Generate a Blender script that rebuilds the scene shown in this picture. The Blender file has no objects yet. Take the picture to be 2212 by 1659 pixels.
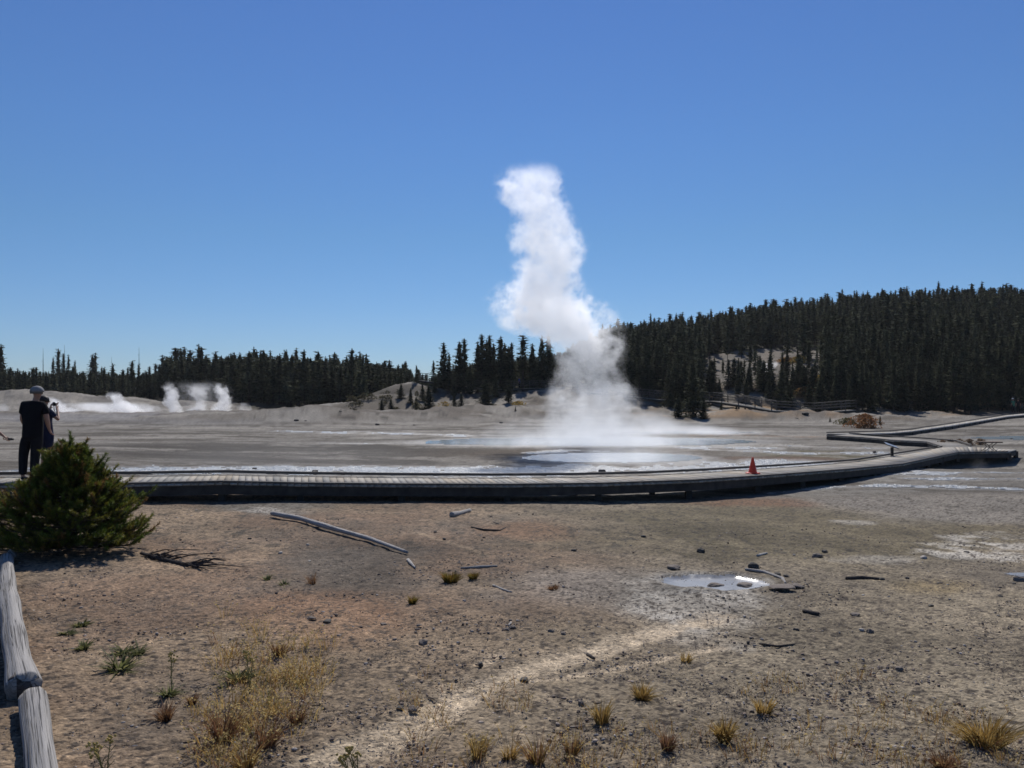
import bpy, bmesh, math, random
import numpy as np
from mathutils import Vector, Matrix
random.seed(7); RNG = np.random.default_rng(11)
R = math.radians
S = bpy.context.scene
COL = S.collection

# ------------------------------------------------------------------ camera, sky, sun, exposure
CAM_Z = 2.8
F, CX, CY = 1703.0, 1106.0, 829.5            # focal length and centre in units of a 2212 px wide picture
PITCH = math.atan(15.5 / F)
cam_d = bpy.data.cameras.new('camera'); cam = bpy.data.objects.new('camera', cam_d); COL.objects.link(cam)
cam_d.sensor_width = 36; cam_d.lens = 36 * F / 2212; cam_d.clip_start = .1; cam_d.clip_end = 6000
cam.location = (0, 0, CAM_Z); cam.rotation_euler = (R(90) + PITCH, 0, 0)
S.camera = cam
SUN_EL, SUN_AZ = R(43), R(3)                 # azimuth measured to the right of straight ahead (+Y)
w = bpy.data.worlds.new('World'); S.world = w; w.use_nodes = True
wn = w.node_tree; bg = wn.nodes['Background']
sky = wn.nodes.new('ShaderNodeTexSky'); sky.sky_type = 'NISHITA'; sky.sun_disc = False
sky.sun_elevation = SUN_EL; sky.sun_rotation = SUN_AZ
sky.altitude = 2300; sky.air_density = 1.25; sky.dust_density = 0.0; sky.ozone_density = 4.0
tcw = wn.nodes.new('ShaderNodeTexCoord'); sxw = wn.nodes.new('ShaderNodeSeparateXYZ'); wn.links.new(tcw.outputs['Generated'], sxw.inputs[0])
rw = wn.nodes.new('ShaderNodeValToRGB'); wn.links.new(sxw.outputs[2], rw.inputs[0]); _e = rw.color_ramp.elements
for _p, _c in ((0, (.43, .53, .75)), (.19, (.47, .63, .77)), (.30, (.50, .675, .87)), (.44, (.52, .69, .94)), (1, (.5, .68, 1))):
    _k = _e[0] if _p == 0 else _e[-1] if _p == 1 else _e.new(_p); _k.position = _p; _k.color = (*_c, 1)
mw = wn.nodes.new('ShaderNodeMix'); mw.data_type = 'RGBA'; mw.blend_type = 'MULTIPLY'; mw.inputs[0].default_value = 1
wn.links.new(sky.outputs[0], mw.inputs[6]); wn.links.new(rw.outputs[0], mw.inputs[7]); wn.links.new(mw.outputs[2], bg.inputs[0]); bg.inputs[1].default_value = .0975
sd = bpy.data.lights.new('sun', 'SUN'); sd.energy = 4.3; sd.angle = R(.55); sd.color = (1, .955, .9)
so = bpy.data.objects.new('sun', sd); COL.objects.link(so)
sdir = Vector((math.sin(SUN_AZ) * math.cos(SUN_EL), math.cos(SUN_AZ) * math.cos(SUN_EL), math.sin(SUN_EL)))
so.rotation_euler = sdir.to_track_quat('Z', 'Y').to_euler(); so.location = (0, 0, 60)
S.view_settings.view_transform = 'Standard'; S.view_settings.look = 'None'
S.view_settings.exposure = 0.0; S.view_settings.gamma = 1
S.render.engine = 'CYCLES'
S.cycles.max_bounces = 14; S.cycles.diffuse_bounces = 3; S.cycles.glossy_bounces = 2
S.cycles.transmission_bounces = 2; S.cycles.volume_bounces = 12; S.cycles.transparent_max_bounces = 16
S.cycles.sample_clamp_indirect = 6; S.cycles.filter_width = 1.6

# ------------------------------------------------------------------ numbers: noise, rays, terrain
def _h(ix, iy, s):
    n = (ix.astype(np.int64) * 374761393 + iy.astype(np.int64) * 668265263 + s * 1442695041) & 0x7fffffff
    n = ((n ^ (n >> 13)) * 1274126177) & 0x7fffffff
    return ((n ^ (n >> 16)) & 0xffff) / 65535.0
def vnoise(x, y, s=0):
    x = np.asarray(x, float); y = np.asarray(y, float)
    ix, iy = np.floor(x), np.floor(y); fx, fy = x - ix, y - iy
    fx = fx * fx * (3 - 2 * fx); fy = fy * fy * (3 - 2 * fy)
    a = _h(ix, iy, s); b = _h(ix + 1, iy, s); c = _h(ix, iy + 1, s); d = _h(ix + 1, iy + 1, s)
    return (a + (b - a) * fx) * (1 - fy) + (c + (d - c) * fx) * fy
def fbm(x, y, s=0, o=4, g=.5):
    t = 0; a = 1; n = 0
    for i in range(o):
        t = t + a * vnoise(x * 2 ** i + 17.3 * i, y * 2 ** i - 9.1 * i, s + i); n += a; a *= g
    return t / n
def sm(a, b, x):
    t = np.clip((np.asarray(x, float) - a) / (b - a), 0, 1); return t * t * (3 - 2 * t)
def ray(vx, vy):
    X, U = (vx - CX) / F, -(vy - CY) / F
    return X, math.cos(PITCH) - math.sin(PITCH) * U, math.sin(PITCH) + math.cos(PITCH) * U
def at(vx, vy, d):                            # point at distance d (along Y) seen at a picture position
    x, y, z = ray(vx, vy); s = d / y
    return Vector((x * s, d, CAM_Z + z * s))
def onz(vx, vy, z):                           # point on the level z seen at a picture position
    x, y, zz = ray(vx, vy); s = (z - CAM_Z) / zz
    return Vector((x * s, y * s, z))

MOUNDS = [(650, 879, 72, 9, 5), (500, 890, 74, 9, 5), (830, 884, 75, 7, 4.5), (960, 880, 82, 4, 4), (1030, 876, 87, 4, 4),
          (1120, 878, 88, 3, 4), (1230, 880, 88, 6, 4), (850, 850, 101, 8, 7), (905, 828, 113, 8, 8), (790, 862, 98, 4, 4),
          (1600, 893, 80, 4.5, 4.5), (1690, 893, 80, 5, 4), (1785, 897, 78, 4, 3.5), (1930, 901, 78, 7, 4), (1480, 897, 82, 5, 4),
          (60, 843, 118, 16, 9), (230, 856, 118, 12, 7), (-160, 840, 118, 20, 9), (400, 866, 120, 12, 6)]
MW = []
for vx, vy, d, sx, sy in MOUNDS:
    p = at(vx, vy, d); MW.append((p.x, p.y, p.z, sx, sy))
def seg_dist(x, y, pts):
    d = np.full(x.shape, 1e9)
    for (a, b) in zip(pts[:-1], pts[1:]):
        ax, ay, bx, by = a[0], a[1], b[0], b[1]; vx, vy = bx - ax, by - ay; L = vx * vx + vy * vy
        t = np.clip(((x - ax) * vx + (y - ay) * vy) / L, 0, 1)
        d = np.minimum(d, np.hypot(x - ax - t * vx, y - ay - t * vy))
    return d
def hill_s(t):
    return np.interp(t, [-.1, .02, .14, .29, .437, .525, .64, 1.2], [0, .03, .098, .141, .173, .1875, .191, .17])
def H(x, y):
    x = np.asarray(x, float); y = np.asarray(y, float)
    b = .87 - .031 * y - .028 * np.clip(x, -20, 20)
    b = .06 * np.logaddexp(0, b / .06) * (1 - sm(28, 60, y))            # near ground falls to the flats at z = 0
    t = x / np.maximum(y, 1.)
    wv = sm(-.175, -.11, t)
    far = 2.3 * sm(86, 112, y) * wv + 2.4 * sm(112, 190, y) * (1 - wv)
    far = far + np.clip(np.minimum(y, 206) - 96, 0, None) * hill_s(t) - np.clip(y - 225, 0, 60) * .06
    m = 0
    for mx, my, mz, sx, sy in MW:
        m = np.maximum(m, mz * np.exp(-((x - mx) / sx) ** 2 - ((y - my) / sy) ** 2))
    z = b + np.maximum(far, 0) + np.where(m > far, (m - far) , 0) * 1.0
    z = z + .3 * sm(60, 80, y) * (fbm(x * .7, y * .45, 15, 4, .6) - .5) * 1.6
    z = z + 1.0 * sm(64, 84, y) * (fbm(x * .17, y * .12, 5, 5, .55) - .46) * 1.6 * (1 - .6 * sm(-.3, -.4, x / np.maximum(y, 1.))) + .35 * sm(70, 84, y) * np.abs(fbm(x * .3 + 3, y * .1, 6, 4) - .5) * 2
    fp = seg_dist(x, y, [(22, 49), (33, 59), (50, 79), (60, 90)]); z = z * np.where(y > 45, sm(1.2, 7, fp), 1)
    z = z + .05 * (fbm(x * .35, y * .35, 9, 3) - .5) * (1 - sm(14, 19, y))
    return z
def hz(x, y): return float(H(np.array([x]), np.array([y]))[0])
def G(vx, vy):                                # ground point seen at a picture position
    z = .5
    for _ in range(25):
        p = onz(vx, vy, min(z, 2.7)); z = .5 * z + .5 * hz(p.x, p.y)
    p.z = hz(p.x, p.y); return p

# ------------------------------------------------------------------ object helpers
def tag(o, label=None, cat=None, group=None, kind=None):
    if label: o['label'] = label
    if cat: o['category'] = cat
    if group: o['group'] = group
    if kind: o['kind'] = kind
    return o
def empty(name, loc=(0, 0, 0), rz=0):
    o = bpy.data.objects.new(name, None); COL.objects.link(o); o.location = loc; o.rotation_euler = (0, 0, rz)
    o.empty_display_size = .1; return o
def link(name, me, mat=None, parent=None, smooth=False):
    o = bpy.data.objects.new(name, me); COL.objects.link(o)
    if mat is not None and not me.materials: me.materials.append(mat)
    if parent is not None: o.parent = parent
    if smooth: me.polygons.foreach_set('use_smooth', [True] * len(me.polygons))
    return o
def np_mesh(name, V, Fc, cols=None, n=None):
    """V (N,3), Fc (M,k) constant-size faces, cols (N,3) optional colour attribute 'col'."""
    V = np.asarray(V, np.float32); Fc = np.asarray(Fc, np.int32); k = Fc.shape[1]
    me = bpy.data.meshes.new(name); me.vertices.add(len(V)); me.vertices.foreach_set('co', V.ravel())
    me.loops.add(Fc.size); me.loops.foreach_set('vertex_index', Fc.ravel())
    me.polygons.add(len(Fc)); me.polygons.foreach_set('loop_start', np.arange(0, Fc.size, k, dtype=np.int32))
    if cols is not None: add_attr(me, 'col', cols)
    me.update(calc_edges=True); return me
def add_attr(me, name, cols):
    a = me.color_attributes.new(name, 'FLOAT_COLOR', 'POINT')
    c = np.ones((len(cols), 4), np.float32); c[:, :3] = cols; a.data.foreach_set('color', c.ravel())
def add_f(me, name, vals):
    a = me.attributes.new(name, 'FLOAT', 'POINT'); a.data.foreach_set('value', np.asarray(vals, np.float32))
class MB:
    """collects boxes, tubes and sweeps and links them as ONE mesh object"""
    def __init__(s): s.v = []; s.f = []; s.uv = []
    def add(s, vs, fs, uv=None):
        o = len(s.v); s.v += [tuple(v) for v in vs]; s.f += [tuple(i + o for i in f) for f in fs]
        s.uv += (uv if uv is not None else [(0, 0)] * len(vs))
    def hexa(s, p):                          # p: 4 bottom corners then 4 top corners (same order)
        s.add(p, [(3, 2, 1, 0), (4, 5, 6, 7), (0, 1, 5, 4), (1, 2, 6, 5), (2, 3, 7, 6), (3, 0, 4, 7)])
    def box(s, a, b):
        x0, y0, z0 = a; x1, y1, z1 = b
        s.hexa([(x0, y0, z0), (x1, y0, z0), (x1, y1, z0), (x0, y1, z0), (x0, y0, z1), (x1, y0, z1), (x1, y1, z1), (x0, y1, z1)])
    def tube(s, pts, rad, seg=10, wob=0, seed=0, flat=1.0):
        pts = [Vector(p) for p in pts]; n = len(pts); rs = rad if isinstance(rad, (list, tuple)) else [rad] * n
        rg = random.Random(seed); vs = []; uv = []; L = 0; ph = [rg.uniform(0, 6.28) for _ in range(6)]
        up = Vector((0, 0, 1))
        for i, p in enumerate(pts):
            t = (pts[min(i + 1, n - 1)] - pts[max(i - 1, 0)]).normalized()
            if abs(t.dot(up)) > .97: up = Vector((0, 1, 0)) if abs(t.y) < .9 else Vector((1, 0, 0))
            a = t.cross(up).normalized(); b = a.cross(t)
            if i: L += (p - pts[i - 1]).length
            for k in range(seg):
                th = 2 * math.pi * k / seg
                r = rs[i] * (1 + wob * (math.sin(3 * th + ph[0]) * .35 + math.sin(7 * th + ph[1] + L) * .4 + math.sin(2 * th + 2.3 * L + ph[2]) * .5
                                        + math.sin(11 * th + ph[3]) * .25 + .5 * math.sin(5.1 * L + ph[4])))
                vs.append(p + a * math.cos(th) * r + b * math.sin(th) * r * flat); uv.append((k / seg, L))
        fs = [(i * seg + k, i * seg + (k + 1) % seg, (i + 1) * seg + (k + 1) % seg, (i + 1) * seg + k) for i in range(n - 1) for k in range(seg)]
        fs += [tuple(range(seg))[::-1], tuple((n - 1) * seg + k for k in range(seg))]
        s.add(vs, fs, uv)
    def build(s, name, mat, parent=None, smooth=False):
        me = bpy.data.meshes.new(name); me.from_pydata(s.v, [], s.f)
        a = me.attributes.new('tuv', 'FLOAT_VECTOR', 'POINT')
        a.data.foreach_set('vector', np.array([(u, v, 0) for u, v in s.uv], np.float32).ravel())
        me.update(); return link(name, me, mat, parent, smooth)
def copy_thing(o, loc, rz=0, sc=(1, 1, 1)):
    c = o.copy(); COL.objects.link(c); c.location = loc; c.rotation_euler = (0, 0, rz); c.scale = sc
    for ch in o.children:
        d = ch.copy(); COL.objects.link(d); d.parent = c
        for g in ch.children:
            e = g.copy(); COL.objects.link(e); e.parent = d
    return c

# ------------------------------------------------------------------ materials
def mat_new(name):
    m = bpy.data.materials.new(name); m.use_nodes = True; nt = m.node_tree
    return m, nt, nt.nodes['Principled BSDF'], nt.nodes['Material Output']
def N(nt, t, **k):
    n = nt.nodes.new(t)
    for a, b in k.items():
        if a.startswith('i_'): n.inputs[a[2:].replace('_', ' ')].default_value = b
        else: setattr(n, a, b)
    return n
def noise(nt, vec, scale, detail=4, rough=.55, dim='3D'):
    n = N(nt, 'ShaderNodeTexNoise'); n.noise_dimensions = dim
    n.inputs['Scale'].default_value = scale; n.inputs['Detail'].default_value = detail; n.inputs['Roughness'].default_value = rough
    if vec is not None: nt.links.new(vec, n.inputs['Vector'])
    return n.outputs['Fac']
def ramp(nt, fac, stops):
    n = N(nt, 'ShaderNodeValToRGB'); e = n.color_ramp.elements
    while len(e) < len(stops): e.new(.5)
    for i, (p, c) in enumerate(stops): e[i].position = p; e[i].color = (*c, 1) if len(c) == 3 else c
    nt.links.new(fac, n.inputs[0]); return n.outputs[0]
def mth(nt, op, a, b=None, c=None, clamp=False):
    n = N(nt, 'ShaderNodeMath', operation=op); n.use_clamp = clamp
    for i, v in enumerate((a, b, c)):
        if v is None: continue
        if isinstance(v, (int, float)): n.inputs[i].default_value = v
        else: nt.links.new(v, n.inputs[i])
    return n.outputs[0]
def mixc(nt, fac, a, b, mode='MIX'):
    n = N(nt, 'ShaderNodeMix', data_type='RGBA', blend_type=mode)
    for s_, v in ((n.inputs[0], fac), (n.inputs[6], a), (n.inputs[7], b)):
        if isinstance(v, (int, float)): s_.default_value = v
        elif isinstance(v, tuple): s_.default_value = (*v, 1)
        else: nt.links.new(v, s_)
    return n.outputs[2]
def bump(nt, h, strength=.5, dist=.02, prev=None):
    n = N(nt, 'ShaderNodeBump'); n.inputs['Strength'].default_value = strength; n.inputs['Distance'].default_value = dist
    nt.links.new(h, n.inputs['Height'])
    if prev is not None: nt.links.new(prev, n.inputs['Normal'])
    return n.outputs[0]
def plain(name, col, rough=.7, var=.25, scale=8, spec=.3, metal=0):
    m, nt, p, o = mat_new(name); tc = N(nt, 'ShaderNodeTexCoord').outputs['Object']
    f = noise(nt, tc, scale, 4)
    c = ramp(nt, f, [(.25, tuple(v * (1 - var) for v in col)), (.75, tuple(min(1, v * (1 + var)) for v in col))])
    nt.links.new(c, p.inputs['Base Color']); p.inputs['Roughness'].default_value = rough
    p.inputs['Specular IOR Level'].default_value = spec; p.inputs['Metallic'].default_value = metal
    nt.links.new(bump(nt, f, .3, .01), p.inputs['Normal']); return m
def wood(name, a, b, crack=.5, along=(9, .9), scale=1.0):
    """weathered wood: grain runs along the 'tuv' length"""
    m, nt, p, o = mat_new(name)
    at_ = N(nt, 'ShaderNodeAttribute', attribute_name='tuv').outputs['Vector']
    mp = N(nt, 'ShaderNodeMapping'); mp.inputs['Scale'].default_value = (along[0], along[1], 1); nt.links.new(at_, mp.inputs[0])
    g = noise(nt, mp.outputs[0], 3.2 * scale, 6, .65)
    mp2 = N(nt, 'ShaderNodeMapping'); mp2.inputs['Scale'].default_value = (along[0] * .8, along[1] * .22, 1); nt.links.new(at_, mp2.inputs[0])
    k = noise(nt, mp2.outputs[0], 4.5 * scale, 3, .5)
    cr = mth(nt, 'SUBTRACT', 1, mth(nt, 'MULTIPLY', mth(nt, 'ABSOLUTE', mth(nt, 'SUBTRACT', k, .5)), 34), clamp=True)
    c = ramp(nt, g, [(.3, a), (.7, b)])
    c = mixc(nt, mth(nt, 'MULTIPLY', cr, crack), c, tuple(v * .12 for v in a))
    nt.links.new(c, p.inputs['Base Color']); p.inputs['Roughness'].default_value = .85; p.inputs['Specular IOR Level'].default_value = .2
    hgt = mth(nt, 'SUBTRACT', g, mth(nt, 'MULTIPLY', cr, 1.2 * crack))
    nt.links.new(bump(nt, hgt, .7, .012), p.inputs['Normal']); return m
def vcol(name, rough=.85, spec=.2, trans=0.0, var=.2, vscale=30):
    m, nt, p, o = mat_new(name)
    c = N(nt, 'ShaderNodeAttribute', attribute_name='col').outputs['Color']
    f = noise(nt, N(nt, 'ShaderNodeTexCoord').outputs['Object'], vscale, 3)
    c = mixc(nt, 1.0, c, ramp(nt, f, [(.3, (1 - var,) * 3), (.7, (1 + var,) * 3)]), 'MULTIPLY')
    nt.links.new(c, p.inputs['Base Color']); p.inputs['Roughness'].default_value = rough; p.inputs['Specular IOR Level'].default_value = spec
    if trans:
        t = N(nt, 'ShaderNodeBsdfTranslucent'); nt.links.new(c, t.inputs[0])
        mx = N(nt, 'ShaderNodeMixShader'); mx.inputs[0].default_value = trans
        nt.links.new(p.outputs[0], mx.inputs[1]); nt.links.new(t.outputs[0], mx.inputs[2]); nt.links.new(mx.outputs[0], o.inputs[0])
    return m
M = {}
M['deck'] = None
def deck_mat():
    m, nt, p, o = mat_new('weathered_decking')
    at_ = N(nt, 'ShaderNodeAttribute', attribute_name='col').outputs['Color']
    geo = N(nt, 'ShaderNodeNewGeometry').outputs['Position']
    f = noise(nt, geo, 14, 5, .6); f2 = noise(nt, geo, 1.3, 3)
    c = mixc(nt, 1.0, at_, ramp(nt, f, [(.25, (.75, .75, .75)), (.75, (1.2, 1.2, 1.2))]), 'MULTIPLY')
    c = mixc(nt, 1.0, c, ramp(nt, f2, [(.3, (.82, .82, .8)), (.7, (1.1, 1.1, 1.1))]), 'MULTIPLY')
    nt.links.new(c, p.inputs['Base Color']); p.inputs['Roughness'].default_value = .85; p.inputs['Specular IOR Level'].default_value = .15
    nt.links.new(bump(nt, f, .5, .006), p.inputs['Normal']); return m
M['deck'] = deck_mat()
M['beam'] = plain('dark_timber', (.055, .047, .04), .85, .4, 5)
M['rail'] = plain('grey_timber', (.10, .088, .076), .8, .3, 6)
M['log'] = wood('silver_log', (.26, .245, .225), (.37, .35, .325), .95, (9, .5))
M['log2'] = wood('grey_log', (.33, .30, .27), (.52, .49, .45), .5, (6, 1))
M['twig'] = wood('dark_twig', (.05, .04, .035), (.12, .1, .085), .4, (4, 3))
M['palewood'] = wood('pale_stick', (.4, .37, .33), (.6, .56, .5), .3, (4, 3))
M['needle'] = vcol('pine_needles', .6, .3, .35, .25, 6)
M['crown'] = vcol('conifer_needles', .95, .03, .22, .3, .35)
M['bark'] = plain('bark', (.07, .055, .045), .9, .4, 6)
M['grass'] = vcol('grass_blades', .7, .2, .45, .2, 12)
M['pebble'] = vcol('pebbles', .85, .25, 0, .25, 60)
M['rock'] = plain('rock', (.17, .14, .115), .9, .5, 14)
M['rock_dark'] = plain('dark_rock', (.065, .058, .05), .8, .4, 14)
M['rock_pale'] = plain('pale_rock', (.42, .38, .33), .9, .35, 14)

# ------------------------------------------------------------------ ground sheet, water
def poly(pts): return [tuple(G(*p)[:2]) for p in pts]
def ell(x, y, vx0, vx1, vy0, vy1, nz=0, ns=1.0, s=3):
    """signed 'inside' measure (1 centre, 0 edge) of a ground ellipse given by the corners it spans"""
    a = G((vx0 + vx1) / 2, vy0); b = G((vx0 + vx1) / 2, vy1); l = G(vx0, (vy0 + vy1) / 2); r = G(vx1, (vy0 + vy1) / 2)
    cy = (a.y + b.y) / 2; cx = (l.x + r.x) / 2; ry = abs(a.y - b.y) / 2; rx = abs(r.x - l.x) / 2
    skew = ((a.x - b.x) / (a.y - b.y)) if abs(a.y - b.y) > 1e-3 else 0
    xx = x - cx - skew * (y - cy)
    q = 1 - np.hypot(xx / rx, (y - cy) / ry)
    if nz: q = q + nz * (fbm(x * ns, y * ns, s, 4) - .5) * 2
    return q
NC = 900
ts = np.linspace(-1.0, 1.0, NC)
ys = np.concatenate([np.linspace(-1.2, 3.1, 40), 1 / np.linspace(1 / 3.2, 1 / 95., 860), np.geomspace(96, 700, 190)])
YY, TT = np.meshgrid(ys, ts, indexing='ij'); XX = TT * (YY + 1.5)
x, y = XX.ravel(), YY.ravel()
dist = np.maximum(y, 1)
z = H(x, y)
# named regions of the basin floor, in world metres
pools = np.maximum.reduce([ell(x, y, 900, 1640, 944, 965, .10, .5, 31), ell(x, y, 1120, 1520, 978, 1001, .08, .6, 33),
                           ell(x, y, 1330, 1640, 932, 938, .1, .5, 35), ell(x, y, 2100, 2360, 941, 951, .2, .4, 36),
                           ell(x, y, 1440, 1650, 1238, 1272, .28, 3.2, 37), ell(x, y, 2180, 2330, 1238, 1250, .3, 3, 38)])
n1 = fbm(x * .9, y * .45, 50, 5, .6); n2 = fbm(x * .25, y * .2, 61, 4); n3 = fbm(x * 3.1, y * 2.2, 71, 4, .6)
def band(pts, wid, nz=.5):
    d = seg_dist(x, y, poly(pts)); return 1 - d / (wid * (1 + nz * (n2 - .5) * 4))
wetb = np.maximum.reduce([
    band([(-200, 1026), (60, 1022), (240, 1017), (500, 1017), (700, 1016), (900, 1015)], 2.2) - .1 + (n1 - .5) * 2.0,
    band([(850, 1015), (1000, 1014), (1250, 1014), (1500, 1013), (1640, 1008), (1720, 1002)], 2.6) + .05 + (n1 - .5) * 1.5,
    band([(1480, 968), (1620, 975), (1750, 979), (1900, 976)], .8) + (n1 - .55) * 2.4,
    band([(1260, 962), (1380, 963), (1500, 966), (1640, 970)], 1.2) - .2 + (n1 - .5) * 2.2,
    band([(700, 957), (850, 958), (1000, 958)], .9) - .3 + (n1 - .5) * 2.0,
    band([(620, 932), (780, 935), (900, 938), (1010, 942)], 1.8) - .4 + (n1 - .5) * 2.4,
    band([(1160, 979), (1230, 973), (1290, 975)], .8) - .2 + (n1 - .5) * 2,
    band([(1660, 1066), (1800, 1052), (1950, 1050), (2100, 1054), (2400, 1064)], .42) - .3 + (n1 - .5) * 2.2,
    band([(1950, 1024), (2100, 1018), (2400, 1014)], .5) - .1 + (n1 - .5) * 2.2,
    band([(1960, 1034), (2150, 1034), (2400, 1036)], .35) - .4 + (n1 - .5) * 2.2,
    band([(1700, 962), (1850, 968), (1940, 966)], .7) - .45 + (n1 - .5) * 2.6])
wetb = np.where(y > 16, wetb, np.minimum(wetb, -.1))
poolm = sm(-.02, .03, pools)
flat = np.maximum(poolm, sm(-.1, .1, wetb))
# small relief: crust, pebbly roughness, runnels
rel = (fbm(x * 2.3, y * 2.3, 3, 5, .6) - .5) * .05 + (fbm(x * 11, y * 11, 4, 4, .6) - .5) * .014 * (1 - sm(14, 25, y)) + (vnoise(x * 34, y * 34, 8) - .5) * .013 * (1 - sm(6, 12, y))
z = z + rel * (1 - sm(60, 90, y) * .3) * (1 - .85 * flat)
small = ell(x, y, 1440, 1650, 1238, 1272, .28, 3.2, 37)
z = z - .05 * sm(-.1, .25, small) + .02 * sm(.3, 0., np.abs(small + .25))
trk = [seg_dist(x, y, poly(p)) for p in ([(600, 1700), (760, 1620), (900, 1560), (1040, 1480), (1130, 1450), (1250, 1415), (1340, 1385), (1480, 1350), (1560, 1330)],
                                         [(1050, 1475), (1200, 1462), (1330, 1440), (1480, 1410), (1560, 1395)],
                                         [(960, 1500), (1010, 1450), (1060, 1425), (1080, 1410)])]
n5 = fbm(x * 8, y * 7, 73, 4, .65)
lite = (.68 + .32 * sm(.36, .56, n5)) * np.maximum.reduce([sm(.29, .09, trk[0] * (1 + .08 * (y - 4.5)) + (n3 - .5) * .22 + (n5 - .5) * .22), .75 * sm(.12, .03, trk[1] + (n3 - .5) * .16), .6 * sm(.11, .02, trk[2] + (n3 - .5) * .2)])
z = z - .02 * lite
z = z - .38 * np.exp(-((x - 19.5) / 4.5) ** 2 - ((y - 32.) / 3.5) ** 2)

# water: faces of the same sheet where the floor is under water, a few mm above it
idx = np.arange(len(x)).reshape(XX.shape)
q = np.stack([idx[:-1, :-1], idx[:-1, 1:], idx[1:, 1:], idx[1:, :-1]], -1).reshape(-1, 4)

# colour of the ground itself
C = lambda *c: np.array(c)
def mix(a, b, m): return a * (1 - m[:, None]) + b * m[:, None]
brown = C(.27, .19, .135); tan = C(.36, .275, .195); grey = C(.315, .275, .21); olive = C(.20, .17, .11); sinter = C(.235, .222, .205)
white = C(.50, .475, .44); darkg = C(.13, .115, .10); orange = C(.33, .19, .09); ochre = C(.36, .26, .11)
base = mix(np.tile(brown, (len(x), 1)), tan, sm(.35, .7, fbm(x * .5, y * .5, 101, 4)))
base = mix(base, np.tile(grey, (len(x), 1)), sm(-1.2, 2.5, x + (n2 - .5) * 5) * .8)
base = mix(base, np.tile(darkg, (len(x), 1)), .55 * sm(.45, .75, fbm(x * .8, y * .6, 104, 5, .6)))
lv = lambda m, k=1.0: np.clip(m, 0, 1) * k
A = lambda c: np.tile(c, (len(x), 1))
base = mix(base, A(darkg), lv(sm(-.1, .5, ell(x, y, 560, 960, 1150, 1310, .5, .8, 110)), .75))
base = mix(base, A(C(.33, .31, .29)), lv(sm(-.1, .6, ell(x, y, 900, 1700, 1215, 1330, .6, .5, 124)), .6))
base = mix(base, A(C(.36, .27, .19)), lv(sm(-.1, .6, ell(x, y, 640, 1150, 1380, 1500, .7, .9, 125)) * sm(.45, .6, n3), .6))
base = mix(base, A(C(.29, .165, .10)), lv(sm(-.1, .6, ell(x, y, 500, 900, 1270, 1400, .7, .7, 126)), .5))
base = mix(base, A(olive), lv(sm(-.1, .5, ell(x, y, 1150, 2300, 1085, 1230, .4, .5, 111)), .85))
base = mix(base, A(olive * .62), lv(sm(.0, .5, ell(x, y, 1380, 1700, 1120, 1230, .6, .8, 112)) * sm(.4, .6, n3), .8))
base = mix(base, A(C(.22, .115, .07)), lv(sm(0, .6, ell(x, y, 1430, 1800, 1066, 1100, .5, .9, 113)), .7))
base = mix(base, A(C(.27, .16, .10)), lv(sm(0, .6, ell(x, y, 1010, 1250, 1112, 1180, .5, .9, 114)), .6))
base = mix(base, A(tan * 1.1), lv(sm(.09, .02, seg_dist(x, y, poly([(900, 1150), (980, 1175), (1050, 1200)]))), .7))
base = mix(base, A(C(.33, .25, .13)), lv(sm(0, .6, ell(x, y, 1930, 2150, 1245, 1290, .5, .9, 115)), .55))
base = mix(base, A(C(.30, .28, .26)), lv(sm(-.05, .4, ell(x, y, 1750, 2600, 1040, 1140, .3, .4, 116)), .8))
base = mix(base, A(white * 1.25), lv(sm(.0, .45, ell(x, y, 2010, 2420, 1150, 1225, .6, 1.0, 117)) * sm(.35, .6, n3), .8))
base = mix(base, A(white * 1.15), lv(sm(-.1, .45, ell(x, y, 1330, 1710, 1225, 1400, .5, 1.2, 118)) * (.35 + .65 * sm(.35, .6, n3)), .8))
base = mix(base, A(white * 1.7), lv(sm(-.1, .5, ell(x, y, 1360, 1690, 1262, 1360, .35, 1.6, 128)) * (.45 + .55 * sm(.36, .56, n3)), .8))
base = mix(base, A(white * .9), lv(sm(0, .5, ell(x, y, 1780, 2000, 1195, 1225, .7, 1.2, 119)), .5))
base = mix(base, A(white), lv(sm(.0, .5, ell(x, y, 1780, 1910, 1122, 1134, .7, 1.2, 120)), .6))
base = mix(base, A(sinter), lv(sm(0, .5, ell(x, y, 380, 760, 1075, 1108, .5, .9, 121)) , .8))
base = mix(base, A(white), lv(sm(.1, .5, ell(x, y, 500, 660, 1092, 1112, .8, 1.6, 122)) , .7))
base = mix(base, A(C(.68, .565, .43)), lv(lite, .92))
# flats beyond the boardwalk
fl = sm(17.5, 19, y - .28 * np.clip(x, 0, 12) + .15 * np.clip(x, -9, 0))
st = fbm(x * .15, y * .42, 130, 6, .68)
flats = mix(A(C(.13, .117, .102)), A(sinter * 1.12), sm(.38, .58, st))
flats = mix(flats, A(C(.07, .062, .055)), lv(sm(-.3, .3, ell(x, y, -100, 1130, 955, 1005, .35, .12, 131)), .75))
flats = mix(flats, A(C(.125, .1, .078)), lv(sm(-.1, .4, ell(x, y, 850, 1620, 962, 1003, .3, .2, 132)), .7))
flats = mix(flats, A(C(.115, .098, .045)), lv(sm(0, .4, ell(x, y, 1600, 1960, 970, 992, .3, .4, 133)), .8))
flats = mix(flats, A(C(.17, .11, .08)), lv(sm(0, .4, ell(x, y, 1500, 1900, 984, 997, .3, .4, 134)), .8))
flats = mix(flats, A(C(.33, .18, .08)), lv(sm(.55, .05, seg_dist(x, y, poly([(1500, 941), (1620, 941), (1800, 945)])) + (n3 - .5) * 1.), .6))
flats = mix(flats, A(white), lv(sm(-.35, .0, wetb) * (y > 17) * (.35 + .65 * sm(.45, .6, n3)), .35))
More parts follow.
